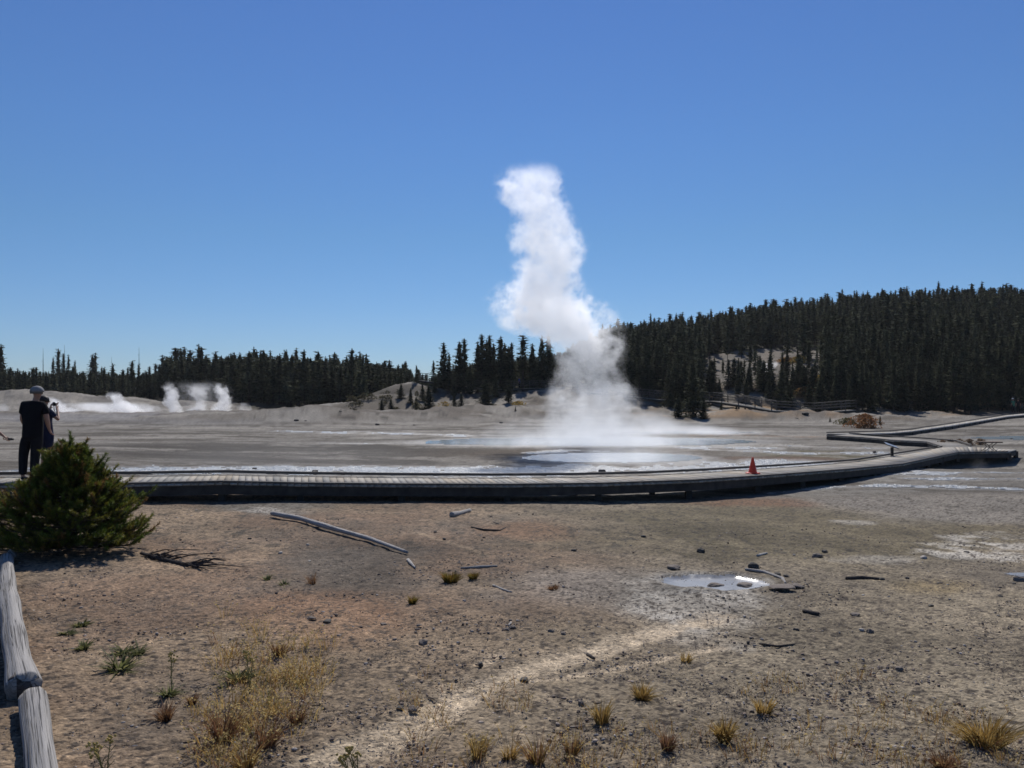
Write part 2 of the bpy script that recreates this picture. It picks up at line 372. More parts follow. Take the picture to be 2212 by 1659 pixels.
flats = mix(flats, A(white), lv(sm(.50, .64, fbm(x * .16 + 9, y * .4, 140, 5, .7)) * sm(24, 34, y) , .45))
flats = mix(flats, A(C(.30, .30, .32)), lv(sm(-.3, .4, ell(x, y, -200, 620, 893, 915, .3, .05, 141)), .7))
base = mix(base, flats, fl)
# mounds and hillsides
md = sm(.15, .5, z) * sm(60, 68, y)
mc = mix(A(C(.27, .25, .225)), A(C(.15, .13, .112)), sm(.4, .6, fbm(x * .15, y * .3, 150, 5, .6)))
mc = mix(mc, A(C(.07, .062, .055)), sm(.60, .68, fbm(x * .8, y * .5, 154, 4, .6)) * .8)
mc = mix(mc, A(C(.09, .082, .075)), sm(.40, .52, fbm(x * .3, y * .3, 155, 5, .65)) * lv(sm(0, .4, 1 - np.hypot((x / dist + .43) / .22, (y - 111) / 9))) * .85)
mc = mix(mc, A(C(.16, .14, .118)), sm(.32, .5, fbm(x * .2, y * .25, 156, 5, .65)) * lv(sm(0, .4, 1 - np.hypot((x / dist + .16) / .10, (y - 101) / 16))) * .8)
mc = mix(mc, A(white * .72), sm(.5, .62, fbm(x * .16, y * .22, 151, 5, .6)) * .9)
mc = mix(mc, A(C(.36, .235, .125)), sm(.42, .6, fbm(x * .3 + 50, y * .18, 152, 4)) * sm(.12, .2, x / dist) * .8)
mc = mix(mc, A(white * 1.05), lv(sm(0, .4, 1 - np.hypot((x / dist + .56) / .24, (y - 108) / 11)), .4))
mc = mix(mc, A(C(.18, .165, .15)), sm(.22, .25, x / dist) * (1 - sm(.39, .42, x / dist)) * sm(100, 106, y) * .85)
base = mix(base, mc, md)
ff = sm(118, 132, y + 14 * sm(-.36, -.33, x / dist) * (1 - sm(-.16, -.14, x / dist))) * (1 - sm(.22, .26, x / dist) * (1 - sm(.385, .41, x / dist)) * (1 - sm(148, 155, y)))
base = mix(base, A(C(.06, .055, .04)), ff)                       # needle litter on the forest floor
base = base * (1 + (fbm(x * 3.3, y * 3.3, 160, 4, .6)[:, None] - .5) * .35)
# dark flecks on the near ground: painted shady sides of small stones, and litter
fk = fbm(x * 27, y * 20, 170, 2, .6); base = mix(base, A(C(.09, .075, .065)), .85 * sm(.60, .68, fk) * (1 - fl) * (1 - sm(18, 26, y)) * (1 - .8 * lite))
fk2 = fbm(x * 5, y * 2.2, 171, 3, .6); base = mix(base, A(C(.08, .072, .062)), .7 * sm(.66, .76, fk2) * sm(8, 12, y) * (1 - sm(26, 60, y) * .6))
base = base * (1 + (fbm(x * .7 + 30, y * .7, 165, 4, .6)[:, None] - .5) * .9 * (1 - sm(16, 22, y)[:, None]))
base = np.clip(base * C(.765, .745, .685), .01, .9)
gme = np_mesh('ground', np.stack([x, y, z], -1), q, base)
add_f(gme, 'wet', np.clip(np.maximum(sm(-.25, .1, wetb) * (y > 17), sm(-.25, 0, pools)), 0, 1))
gme.polygons.foreach_set('use_smooth', [True] * len(gme.polygons))
def ground_mat():
    m, nt, p, o = mat_new('sinter_and_gravel')
    c = N(nt, 'ShaderNodeAttribute', attribute_name='col').outputs['Color']
    wt = N(nt, 'ShaderNodeAttribute', attribute_name='wet').outputs['Fac']
    pos = N(nt, 'ShaderNodeNewGeometry').outputs['Position']
    f1 = noise(nt, pos, 26, 5, .7); f2 = noise(nt, pos, 5, 5, .65); f3 = noise(nt, pos, 90, 3, .6)
    vo = N(nt, 'ShaderNodeTexVoronoi'); vo.inputs['Scale'].default_value = 42; nt.links.new(pos, vo.inputs['Vector'])
    c = mixc(nt, 1.0, c, ramp(nt, f1, [(.3, (.55, .53, .52)), (.5, (.97, .97, .97)), (.72, (1.45, 1.42, 1.38))]), 'MULTIPLY')
    c = mixc(nt, 1.0, c, ramp(nt, f2, [(.3, (.78, .78, .78)), (.7, (1.2, 1.2, 1.2))]), 'MULTIPLY')
    vc = N(nt, 'ShaderNodeSeparateColor'); nt.links.new(vo.outputs['Color'], vc.inputs[0])
    c = mixc(nt, .6, c, mixc(nt, 1.0, c, ramp(nt, vc.outputs[0], [(.1, (.62, .6, .58)), (.45, (1, 1, 1)), (.85, (1.05, 1.03, 1)), (.97, (1.8, 1.75, 1.65))]), 'MULTIPLY'))
    c = mixc(nt, mth(nt, 'MULTIPLY', wt, .25), c, (.09, .085, .08))
    nt.links.new(c, p.inputs['Base Color'])
    r = mth(nt, 'SUBTRACT', .92, mth(nt, 'MULTIPLY', wt, .4)); nt.links.new(r, p.inputs['Roughness'])
    p.inputs['Specular IOR Level'].default_value = .12
    hh = mth(nt, 'ADD', mth(nt, 'ADD', mth(nt, 'MULTIPLY', f1, .6), mth(nt, 'MULTIPLY', f3, .25)), mth(nt, 'MULTIPLY', vo.outputs['Distance'], -.5))
    b = bump(nt, hh, .65, .022); b = bump(nt, f2, .4, .06, b)
    nt.links.new(b, p.inputs['Normal']); return m
g = link('ground', gme, ground_mat()); tag(g, 'grey and brown gravelly basin floor with pale sinter', None, kind='structure')

def water_mat(name, col, rough, strength, scale, stretch=(1, 1, 1), bd=.05):
    m, nt, p, o = mat_new(name)
    pos = N(nt, 'ShaderNodeNewGeometry').outputs['Position']
    mp = N(nt, 'ShaderNodeMapping'); mp.inputs['Scale'].default_value = stretch; nt.links.new(pos, mp.inputs[0])
    f = noise(nt, mp.outputs[0], scale, 3, .6); f2 = noise(nt, pos, scale * .18, 3)
    nt.links.new(ramp(nt, f2, [(.35, tuple(v * .75 for v in col)), (.65, col)]), p.inputs['Base Color'])
    p.inputs['Roughness'].default_value = rough; p.inputs['Specular IOR Level'].default_value = .55; p.inputs['IOR'].default_value = 1.33
    nt.links.new(bump(nt, f, strength, bd), p.inputs['Normal']); return m
def sheet(name, mask, mat, lift, label):
    fm = mask[q].min(1); fq = q[fm > 0]
    used, inv = np.unique(fq, return_inverse=True); fq = inv.reshape(-1, 4)
    V = np.stack([x[used], y[used], z[used] + lift], -1)
    me = np_mesh(name, V, fq); me.polygons.foreach_set('use_smooth', [True] * len(me.polygons))
    return tag(link(name, me, mat), label, None, kind='structure')
sheet('water', np.where(y > 16, pools, -1), water_mat('pool_water', (.42, .50, .53), .10, .18, 5, (1, .6, 1)), .012, 'milky blue hot spring pools lying in the flats')
sheet('puddle', np.where((y < 16), pools, -1), water_mat('puddle_water', (.30, .30, .295), .34, .12, 8), .006, 'small milky puddle in the gravel with ragged shore')
sheet('stream', np.where(pools > -.02, -1, wetb - .10 + (fbm(x * 2.2, y * 1.5, 75, 4, .7) - .5) * 2.2 * (wetb > 0)), water_mat('stream_water', (.40, .40, .375), .32, 1.0, 4.0, (1, .8, 1), .3), .010, 'glittering shallow runoff water spreading over the flats')

# ------------------------------------------------------------------ boardwalks
def lerp(a, b, t): return a + (b - a) * t
def resample(secs, step):
    out = []
    for (a, b), (c, d) in zip(secs[:-1], secs[1:]):
        L = ((c + d) / 2 - (a + b) / 2).length; n = max(1, round(L / step))
        out += [(a.lerp(c, i / n), b.lerp(d, i / n)) for i in range(n)]
    return out + [secs[-1]]
def boardwalk(name, secs, label, plank=.15, gap=.008, thick=.04, kerb_near=True, kerb_far=True, fascia_h=.19, ends=(True, True), post_step=2.4, rail=False, group=None, kerbcut=None, deckcol=(.35, .32, .275)):
    """secs: list of (near edge point, far edge point), tops of the deck"""
    root = empty(name, (0, 0, 0)); tag(root, label, 'boardwalk', group)
    ps = resample(secs, plank); V = []; Fq = []; Cc = []
    rg = random.Random(len(ps))
    for (a, b), (c, d) in zip(ps[:-1], ps[1:]):
        g1 = min(.45, gap / max(.02, ((c - a).length)) ); g2 = min(.45, gap / max(.02, (d - b).length))
        dz = rg.uniform(-.004, .004); ov = (b - a).normalized() * rg.uniform(-.02, .02)
        P = [a.lerp(c, g1) + ov, a.lerp(c, 1 - g1 * 0) + ov, b.lerp(d, 1) + ov, b.lerp(d, g2) + ov]
        P = [Vector((p.x, p.y, p.z + dz)) for p in P]; o = len(V)
        V += [(p.x, p.y, p.z - thick) for p in P] + [tuple(p) for p in P]
        Fq += [tuple(i + o for i in f) for f in [(3, 2, 1, 0), (4, 5, 6, 7), (0, 1, 5, 4), (1, 2, 6, 5), (2, 3, 7, 6), (3, 0, 4, 7)]]
        k = rg.uniform(.84, 1.12) * (1 if rg.random() > .06 else .72); w_ = rg.uniform(-.02, .02)
        Cc += [(deckcol[0] * k + w_, deckcol[1] * k, deckcol[2] * k - w_)] * 8
    link('deck', np_mesh('deck', V, Fq, np.clip(Cc, .02, 1)), M['deck'], root)
    rs = resample(secs, 1.2)
    def strip(side, inset, w_, z0, z1, mat, nm, i0=0, i1=None, wig=.018):
        mb = MB(); pts = [s_[side] for s_ in rs][i0:i1]; oth = [s_[1 - side] for s_ in rs][i0:i1]
        for i in range(len(pts) - 1):
            a, b = pts[i], pts[i + 1]; ia = (oth[i] - a).normalized(); ib = (oth[i + 1] - b).normalized()
            zw0, zw1 = rg.uniform(-wig, wig), 0
            p = []
            for zz in (z0, z1):
                p += [a + ia * inset + Vector((0, 0, zz)), b + ib * inset + Vector((0, 0, zz)), b + ib * (inset + w_) + Vector((0, 0, zz)), a + ia * (inset + w_) + Vector((0, 0, zz))]
            mb.hexa(p)
        return mb.build(nm, mat, root)
    for side in (0, 1):
        strip(side, .03, .05, -thick - .003 - fascia_h, -thick - .003, M['beam'], 'side_beam')
    if kerb_near: strip(0, .0, .09, .012, .05, M['rail'], 'kerb_rail')
    if kerb_far: strip(1, .0, .09, .05, .11, M['rail'], 'kerb_rail', 0, kerbcut)
    n = 0; acc = 0
    for i, (a, b) in enumerate(rs):
        if i and i % max(1, round(post_step / 1.2)) == 0:
            for side, (p, o_) in enumerate(((a, b), (b, a))):
                inn = (o_ - p).normalized(); c = p + inn * .2; gz = hz(c.x, c.y); top = c.z - thick - .01
                if top - gz < .08 or n > 90: continue
                mb = MB(); h_ = .07; mb.box((c.x - h_, c.y - h_, gz - .15), (c.x + h_, c.y + h_, top)); mb.build('post', M['beam'], root); n += 1
            if a.z - hz(a.x, a.y) > .2:
                mb = MB(); u = (b - a).normalized(); t_ = Vector((-u.y, u.x, 0)) * .03
                p = []
                for zz in (-thick - fascia_h * .9, -thick - .012):
                    for e, s_ in ((a + u * .09, -1), (b - u * .09, -1), (b - u * .09, 1), (a + u * .09, 1)): p.append(e + t_ * s_ + Vector((0, 0, zz)))
                mb.hexa(p); mb.build('joist', M['beam'], root)
    if rail:
        for side in (0, 1):
            for k, zz in enumerate((.45, .75, 1.05)):
                mb = MB(); pts = [s_[side] + (s_[1 - side] - s_[side]).normalized() * .05 for s_ in rs]
                for p0, p1 in zip(pts[:-1], pts[1:]):
                    hh = .035 if k < 2 else .03; ww = .025 if k < 2 else .07
                    dd = Vector(((p1 - p0).y, -(p1 - p0).x, 0)).normalized() * ww; P = []
                    for z2 in (zz - hh, zz + hh):
                        P += [p0 - dd + Vector((0, 0, z2)), p1 - dd + Vector((0, 0, z2)), p1 + dd + Vector((0, 0, z2)), p0 + dd + Vector((0, 0, z2))]
                    mb.hexa(P)
                mb.build('handrail', M['rail'], root)
            for i, s_ in enumerate(rs):
                if i % 2: continue
                p = s_[side] + (s_[1 - side] - s_[side]).normalized() * .12; mb = MB()
                mb.box((p.x - .05, p.y - .05, p.z - .3), (p.x + .05, p.y + .05, p.z + 1.08)); mb.build('rail_post', M['rail'], root)
    return root
near = [at(*p) for p in [(-700, 1056, 13.6), (-250, 1053, 14.6), (0, 1050, 15.0), (150, 1049, 15.3), (270, 1048, 15.6), (480, 1043.5, 16.1), (560, 1045, 16.35), (650, 1047, 16.6), (870, 1049, 17.1), (1100, 1049.5, 17.6), (1300, 1047, 18.1),
                           (1500, 1040, 19.2), (1650, 1030, 21.0), (1830, 1016, 24.4), (1950, 1004, 27.7), (2035, 986, 31.6), (2069, 979, 33)]]
secs = []
for i, p in enumerate(near[:-2]):
    t = (near[min(i + 1, len(near) - 1)] - near[max(i - 1, 0)]); nrm = Vector((-t.y, t.x, 0)).normalized() * 1.72
    secs.append((p, p + nrm))
secs.append((near[-2], at(2010, 971, 35.2)))
secs.append((near[-1], at(2052, 963.5, 37.3)))
secs.append((at(2120, 978, 33.2), at(2120, 967, 36.2)))
secs.append((at(2177, 977, 33.5), at(2196, 971.5, 35.0)))
MAIN = secs
nres = len(resample(secs[:-3], 1.2))
boardwalk('main_boardwalk', secs, 'long weathered grey plank boardwalk crossing the middle of the basin, ending in a platform', kerbcut=nres)
zz = .22
br = [(onz(2032, 965.5, zz), onz(2100, 965, zz)), (onz(2002, 956, zz), onz(2070, 955.5, zz)), (onz(1930, 952.5, zz), onz(2000, 949.5, zz)), (onz(1887, 948, zz), onz(1930, 945.2, zz)), (onz(1785, 941.5, zz), onz(1835, 938.2, zz))]
boardwalk('branch_boardwalk', br, 'low plank walkway running from the platform back towards the left tip', plank=.16, post_step=2.4)
b2 = [(onz(1838, 938, zz), onz(1785, 936.8, zz)), (onz(1925, 936, zz), onz(1925, 933.2, zz)), (onz(1969, 932.4, zz), onz(1969, 929, zz)), (onz(2056, 920.5, zz), onz(2056, 916, zz)), (onz(2176, 900.5, zz), onz(2176, 896.8, zz)), (onz(2260, 892, zz + .1), onz(2260, 889, zz + .1))]
boardwalk('far_boardwalk', b2, 'distant plank walkway climbing right towards the forest edge', plank=.2, gap=.006, fascia_h=.2, deckcol=(.46, .43, .38), kerb_near=False)
RP = [(903, 821, 113), (960, 828, 112.5), (1060, 842, 111.5), (1160, 849, 110), (1300, 857, 104), (1420, 863, 99), (1541, 867, 95), (1612, 877, 91), (1666, 887, 88), (1760, 893, 86), (1850, 894, 86)]
rp = [at(*p) for p in RP]
for p in rp: p.z = max(p.z, hz(p.x, p.y) + .25)
rsec = []
for i, p in enumerate(rp):
    t = rp[min(i + 1, len(rp) - 1)] - rp[max(i - 1, 0)]; nn = Vector((-t.y, t.x, 0)).normalized() * 1.6
    rsec.append((p, p + nn))
boardwalk('railed_boardwalk', rsec, 'railed timber walkway following the slope below the conifers', plank=.3, rail=True, post_step=4.8, kerb_near=False, kerb_far=False, fascia_h=.22)

# ------------------------------------------------------------------ conifers
def sprays(rg, height, r0, n, lean=.0, skirt=.04, dens=1.0, size=1.0, gappy=.0, core=0):
    """needle clumps of a conifer crown: short drooping quads on whorled branches"""
    V, Fq, Cc = [], [], []
    whorls = int(n); gaps = [rg.uniform(0, 6.28) for _ in range(whorls)]
    for i in range(whorls):
        f = skirt + (1 - skirt) * (i + rg.uniform(-.3, .3)) / whorls; f = min(max(f, skirt), .995)
        zc = f * height; rr = r0 * (1 - f) ** .8 * rg.uniform(.65, 1.2) + .05 * r0
        if gappy and rg.random() < gappy: continue
        nb = max(3, int(3 + 6 * (1 - f) * dens))
        for b in range(nb):
            th = rg.uniform(0, 6.28); L = rr * rg.uniform(.55, 1.1); up = rg.uniform(-.35, .15) + f * .5
            m = max(2, int(L / (.34 * size)) + 1); tone = rg.uniform(.6, 1.3)
            for k in range(m):
                s = (k + rg.uniform(.2, 1)) / m; px = math.cos(th) * L * s; py = math.sin(th) * L * s
                pz = zc + up * L * s - .12 * L * s * s
                a = th + rg.uniform(-.9, .9); l = rg.uniform(.28, .5) * size; wd = rg.uniform(.1, .2) * size; dz = rg.uniform(-.1, .16) * size
                dx, dy = math.cos(a) * l, math.sin(a) * l; ex, ey = -math.sin(a) * wd, math.cos(a) * wd; tz = rg.uniform(-.12, .12) * size
                o = len(V)
                V += [(px - dx * .3, py - dy * .3, pz), (px + ex, py + ey, pz + tz), (px + dx, py + dy, pz + dz), (px - ex, py - ey, pz - tz)]
                Fq.append((o, o + 1, o + 2, o + 3)); c = tone * rg.uniform(.75, 1.25)
                Cc += [(.082 * c, .088 * c, .055 * c)] * 4
    for k in range(core):       # inner foliage close to the stem
        f = rg.uniform(skirt, .93); rr = r0 * (1 - f) ** .8 * rg.uniform(.05, .6); a = rg.uniform(0, 6.28); px, py, pz = math.cos(a) * rr, math.sin(a) * rr, f * height
        t = rg.uniform(0, 3.14); l = rg.uniform(.2, .38) * size; wd = rg.uniform(.12, .2) * size; dx, dy = math.cos(t) * wd, math.sin(t) * wd; o = len(V); c = rg.uniform(.5, 1.2)
        V += [(px - dx, py - dy, pz), (px, py, pz - l), (px + dx, py + dy, pz), (px, py, pz + l)]; Fq.append((o, o + 1, o + 2, o + 3)); Cc += [(.08 * c, .085 * c, .055 * c)] * 4
    # leader
    for k in range(5):
        o = len(V); a = rg.uniform(0, 6.28); zt = height * (1 - .012 * k); e = .09 * size
        V += [(0, 0, zt + .12), (math.cos(a) * e, math.sin(a) * e, zt - .1), (0, 0, zt - .3), (-math.cos(a) * e, -math.sin(a) * e, zt - .12)]
        Fq.append((o, o + 1, o + 2, o + 3)); Cc += [(.04, .046, .026)] * 4
    return np.array(V, np.float32), np.array(Fq, np.int32), np.array(Cc, np.float32)
PROT = []      # (trunk mesh, crown mesh, unit arrays) for trees 9 m tall
for i in range(12):
    rg = random.Random(100 + i); hh = 9.0
    kind = i % 4   # 0,1 dense spire; 2 ragged; 3 bare-stemmed lodgepole with rounded top
    V, Fq, Cc = sprays(rg, hh, [1.6, 1.3, 1.5, 1.4][kind], [42, 42, 34, 30][kind], skirt=[.03, .06, .1, .38][kind], dens=[1.7, 1.5, 1.3, 1.2][kind], gappy=[0, .04, .1, .08][kind], size=.8, core=[420, 380, 300, 200][kind])
    if kind == 3:   # rounder crown
        f = V[:, 2] / hh; V[:, :2] *= (1 + .9 * sm(.75, .95, f))[:, None]
    crown = np_mesh('crown', V, Fq, Cc); crown.materials.append(M['crown'])
    mb = MB(); mb.tube([(0, 0, -.5), (rg.uniform(-.05, .05), 0, hh * .5), (0, 0, hh * .97)], [.13, .085, .015], 6)
    for k in range(14):
        a = rg.uniform(0, 6.28); z0 = hh * rg.uniform(.12, .9); l = 1.1 * (1 - z0 / hh) + .2
        mb.tube([(0, 0, z0), (math.cos(a) * l, math.sin(a) * l, z0 + l * .1)], [.02, .006], 4)
    tr = mb.build('trunk', M['bark']); tme = tr.data; bpy.data.objects.remove(tr)
    PROT.append((tme, crown, V, Fq, Cc))
# light-weight versions for the mass of far trees
LOW = []
for i in range(8):
    rg = random.Random(300 + i)
    V, Fq, Cc = sprays(rg, 9.0, [1.6, 1.3, 1.5, 1.35][i % 4], [20, 20, 17, 15][i % 4], skirt=[.1, .15, .2, .42][i % 4], dens=.85, size=1.25, core=110)
    LOW.append((V, Fq, Cc))
DEAD = []
for i in range(2):
    rg = random.Random(50 + i); mb = MB(); mb.tube([(0, 0, -.4), (.05, 0, 4.5), (0, .05, 9)], [.1, .07, .015], 5)
    for k in range(26):
        a = rg.uniform(0, 6.28); z0 = rg.uniform(2.5, 8.6); l = rg.uniform(.2, .7) * (1.15 - z0 / 10)
        mb.tube([(0, 0, z0), (math.cos(a) * l, math.sin(a) * l, z0 - l * .15)], [.018, .006], 4)
    d = mb.build('bare_trunk', M['bark']); DEAD.append(d.data); bpy.data.objects.remove(d)
def V2(px, py): return CX + F * px / py            # picture column of a ground position
def tree(p, h, proto, label, group=None, wide=1.0, name='conifer_tree', cat='tree'):
    e = empty(name, (p[0], p[1], p[2] - .05), random.uniform(0, 6.28)); s = h / 9.0; e.scale = (s * wide, s * wide, s)
    tme, crown = PROT[proto % len(PROT)][:2]
    link('trunk', tme, None, e); link('crown', crown, None, e)
    return tag(e, label, cat, group)
def top_tree(vx, vtop, d, proto, label, group=None, wide=1.0, **k):
    p = at(vx, vtop, d); gz = hz(p.x, p.y); h = p.z - gz
    return tree((p.x, p.y, gz), max(h, .5), proto, label, group, wide, **k)
Z7 = lambda a, b: ((1500 + a / 3.16) / 1.8517, (1300 + b / 3.16) / 1.8517)
# conifers on the central ridge, by their tops
CEN = [(870, 215, 112, 0, 'tall dense conifer, first big spire left of the gap above the railed walkway'), (935, 340, 113, 1, 'shorter conifer leaning against the right side of the first big spire'),
       (1065, 200, 113, 0, 'broad conifer, left one of the twin-topped pair on the ridge'), (1130, 160, 112, 1, 'pointed conifer, right and taller one of the twin-topped pair on the ridge'),
       (740, 445, 114, 2, 'small thin conifer at the left foot of the first big spire'), (525, 500, 112, 2, 'slim conifer standing alone against the sky at the walkway end'),
       (1350, 105, 113, 1, 'tallest spire of the ridge, with ragged left side'), (1300, 205, 114, 2, 'ragged conifer at the left shoulder of the tallest ridge spire'),
       (1410, 185, 114, 0, 'conifer just right of the tallest ridge spire'), (1450, 120, 112, 1, 'narrow pointed spire second right of the tallest one'),
       (1500, 230, 112, 2, 'shorter conifer filling the gap right of the narrow spires'), (1590, 135, 112, 0, 'bold single spire midway between tallest spire and steam'),
       (1640, 225, 114, 2, 'short conifer behind the bold single spire'), (1725, 210, 112, 1, 'conifer with double tip left of the round-topped one'),
       (1690, 260, 114, 0, 'low conifer left of the double-tipped one'), (1870, 130, 112, 3, 'round-topped open conifer beside the steam column'),
       (1990, 230, 112, 0, 'conifer half veiled by the left edge of steam'), (2110, 130, 112, 2, 'thin conifer seen through the steam'), (2190, 110, 114, 2, 'bare topped conifer seen through the thick steam'),
       (1200, 480, 108, 0, 'middle-height conifer in front of the twin-topped pair'), (1400, 670, 99, 0, 'young conifer below the ridge walkway, left of the pale gully'),
       (1690, 690, 99, 1, 'young conifer under the walkway right of the pale gully'), (1520, 620, 104, 0, 'bushy conifer above the shaded gully'), (1090, 850, 93, 2, 'small dark conifer on the pale mound casting blue shade'),
       (680, 760, 92, 0, 'dense conifer at the foot of the ridge with shaded base'), (450, 790, 95, 1, 'conifer at the lower left foot of the ridge'), (330, 740, 97, 0, 'conifer at the top of the grey slope'),
       (1000, 880, 93, 2, 'tiny conifer sapling above the pale mound'), (1775, 1050, 84, 1, 'lone tiny fir on the open grey mound beside steam'), (600, 740, 98, 2, 'conifer between grey slope and ridge foot'), (85, 935, 92, 0, 'bushy sapling midway down the grey slope'),
       (200, 925, 90, 0, 'dark sapling at the foot of the grey slope'), (520, 900, 94, 0, 'low bushy sapling at right edge of the grey slope'), (1000, 600, 106, 1, 'dark conifer overhanging the ridge walkway'), (760, 640, 109, 0, 'short conifer beside the top of the ridge walkway')]
n_tree = 0
for a, b, d, pr, lb in CEN:
    u, v = Z7(a, b); wd = 1.15 if pr != 1 else 1.0
    top_tree(u, v, d, pr + 4 * (n_tree % 3), lb, 'conifers on the central ridge', wd * (2.1 if d < 100 else 1.35)); n_tree += 1
NEAR = [(1497, 775, 77, 0, 1.35, 'large dark conifer at the pool shore, left of the railed walkway'), (1465, 850, 76, 4, 1.9, 'low spreading conifer at the left foot of the big shore conifer'), (1520, 862, 74, 8, 1.9, 'low spreading conifer at the right foot of the big shore conifer'),
        (1558, 868, 83, 0, 1.9, 'round bush-like conifer below the upper end of the right walkway'), (1591, 893, 80, 4, 2.4, 'small dark round bush on the orange mound'), (1793, 907, 71, 0, 1.9, 'small dark fir on the mound left of the reddish shrub'), (1901, 897, 66, 1, 1.8, 'small dark fir right of the reddish shrub behind far boardwalk'),
        (1595, 772, 100, 1, 1.0, 'pointed conifer in front of the bare hillside clearing'), (1640, 780, 104, 2, 1.1, 'short ragged conifer left of the hillside steam'), (1612, 815, 98, 0, 1.3, 'squat conifer behind the right walkway'), (1700, 800, 101, 1, 1.2, 'dark conifer right of the hillside steam'),
        (1662, 815, 98, 4, 1.4, 'bushy conifer directly below the hillside steam')]
for u, v, d, pr, wd, lb in NEAR: top_tree(u, v, d, pr, lb, 'scattered conifers along the shore', wd); n_tree += 1
# skyline singles on the far left
SKY = [(2, 742, 150, 0, 1.3, 'tall dark conifer cut by the left picture edge'), (105, 800, 205, 2, .8, 'thin low conifer on the far left skyline'), (126, 753, 200, 3, 1.0, 'thin open conifer, leftmost of the skyline group of four'), (115, 770, 202, 2, 1, 'ragged conifer beside the leftmost of the skyline four'),
       (137, 762, 200, 1, 1.0, 'second conifer in the skyline group of four'), (148, 765, 201, 2, .9, 'third conifer in the skyline group of four'), (162, 778, 200, 1, 1, 'shortest conifer in the skyline group of four'),
       (200, 765, 200, 0, 1.5, 'broad twin-like conifer alone on the left skyline'), (206, 762, 202, 3, 1, 'open-branched conifer overlapping the broad skyline one'), (243, 792, 198, 0, 1, 'low pointed conifer between the skyline groups'),
       (286, 778, 200, 3, 1.2, 'open conifer at the left of the second skyline group'), (300, 785, 200, 3, .9, 'lower conifer inside the second skyline group'), (336, 785, 199, 3, 1.4, 'round-headed conifer left of the dense stand'), (360, 770, 200, 3, 1.5, 'big round-headed conifer just left of the dense stand'),
       (390, 752, 190, 3, 1.1, 'tall bare-stemmed pine at the stand corner'), (398, 748, 190, 3, .9, 'tallest bare-stemmed pine at the stand corner')]
for u, v, d, pr, wd, lb in SKY:
    top_tree(u * 1.0, v, d, pr + 4 * (n_tree % 3), lb, 'single conifers on the left skyline', wd); n_tree += 1
for k, (u, v, lb) in enumerate([(160 * .58, 752, 'bare dead trunk sticking up on the far left skyline'), (148 + 93, 770, 'dead bare snag above the second skyline group'), (139, 745, 'dead spike rising above the skyline group of four'), (234 + 66, 750, 'tallest thin dead snag above the left forest')]):
    p = at(u, v, 200); gz = hz(p.x, p.y); o = bpy.data.objects.new('dead_tree', DEAD[k % 2]); COL.objects.link(o)
    o.location = (p.x, p.y, gz); s = (p.z - gz) / 9; o.scale = (s, s, s); tag(o, lb, 'dead tree', 'dead snags in the left forest')
# the forests: all positions first, then the 300 nearest-looking become things and the rest one mass
sk_v = np.array([-900, 0, 60, 340, 352, 420, 600, 760, 880, 930, 1000, 1200, 1260, 1320, 1400, 1500, 1560, 1640, 1700, 1800, 1900, 1960, 2060, 2212, 2700], float)
sk_y = np.array([800, 798, 803, 806, 772, 768, 770, 778, 796, 815, 790, 765, 735, 703, 695, 684, 672, 660, 650, 640, 632, 626, 622, 620, 600], float)
pos = []
rg = random.Random(5)
def front(t):
    return float(np.interp(t, [-1, -.62, -.45, -.34, -.2, -.15, -.11, .0, .1, .2, .25, .27, .32, .34, .45, .64, 1], [140, 142, 138, 122, 116, 116, 116, 114, 106, 92, 90, 100, 98, 92, 89, 92, 92]))
yy = 88.0
while yy < 236:
    st = 1.9 if yy < 130 else 2.35
    if yy > 185: st = 2.7
    xx = -1.0 * yy
    while xx < .95 * yy:
        px = xx + rg.uniform(-.45, .45) * st; py = yy + rg.uniform(-.45, .45) * st; xx += st; t = px / py
        if py < front(t) + rg.uniform(0, 3): continue
        if t < -.11 and py > 205: continue
        u = V2(px, py)
        # bare clearings
        if 112 < py < 152 and .245 < t < .395 and rg.random() < .93: continue
        if py < 112 and .25 < t < .39 and rg.random() < .38: continue
        if -.14 < t < .33 and min(math.hypot(px - p.x, py - p.y) for p in rp) < 2.3: continue
        if -.125 < t < -.095 and py < 150: continue
        if py < 110 and px > 20 and seg_dist(np.array([px]), np.array([py]), [(33, 59), (50, 79), (60, 90)])[0] < 3: continue
        gz = hz(px, py)
        sk = float(np.interp(u, sk_v, sk_y))
        top = CAM_Z + (845 - sk - rg.uniform(-2, 16)) * py / F
        h = rg.uniform(4.0, 8.0) if py > 125 else rg.uniform(3.2, 6.4)
        if t < -.11: h = rg.uniform(5.5, 9.0)
        if .25 < t < .39 and py < 120: h = rg.uniform(2.4, 4.4)
        if top - gz < 2.2: continue
        if py > 190: h = max(h, min(9.5 if t > -.1 else 12.5, top - gz)) if rg.random() < .6 else h
        h = min(h, top - gz) if rg.random() < .86 else min(h * 1.25, (top - gz) * rg.uniform(1.05, 1.3))
        pos.append((px, py, gz, h, u))
    yy += st * .92
pos = [p for p in pos if p[3] > 1.5]
def zone(u):
    for lim, nm in ((930, 'in the left forest behind the mounds'), (1330, 'on the ridge behind the steam column'), (1560, 'in the forest between steam and clearing'), (1780, 'around the bare hillside clearing'), (1990, 'in the dark forest above the far boardwalk'), (9999, 'in the dark forest at the right edge')):
        if u < lim: return nm
invw = [p for p in pos if -60 < p[4] < 2275]
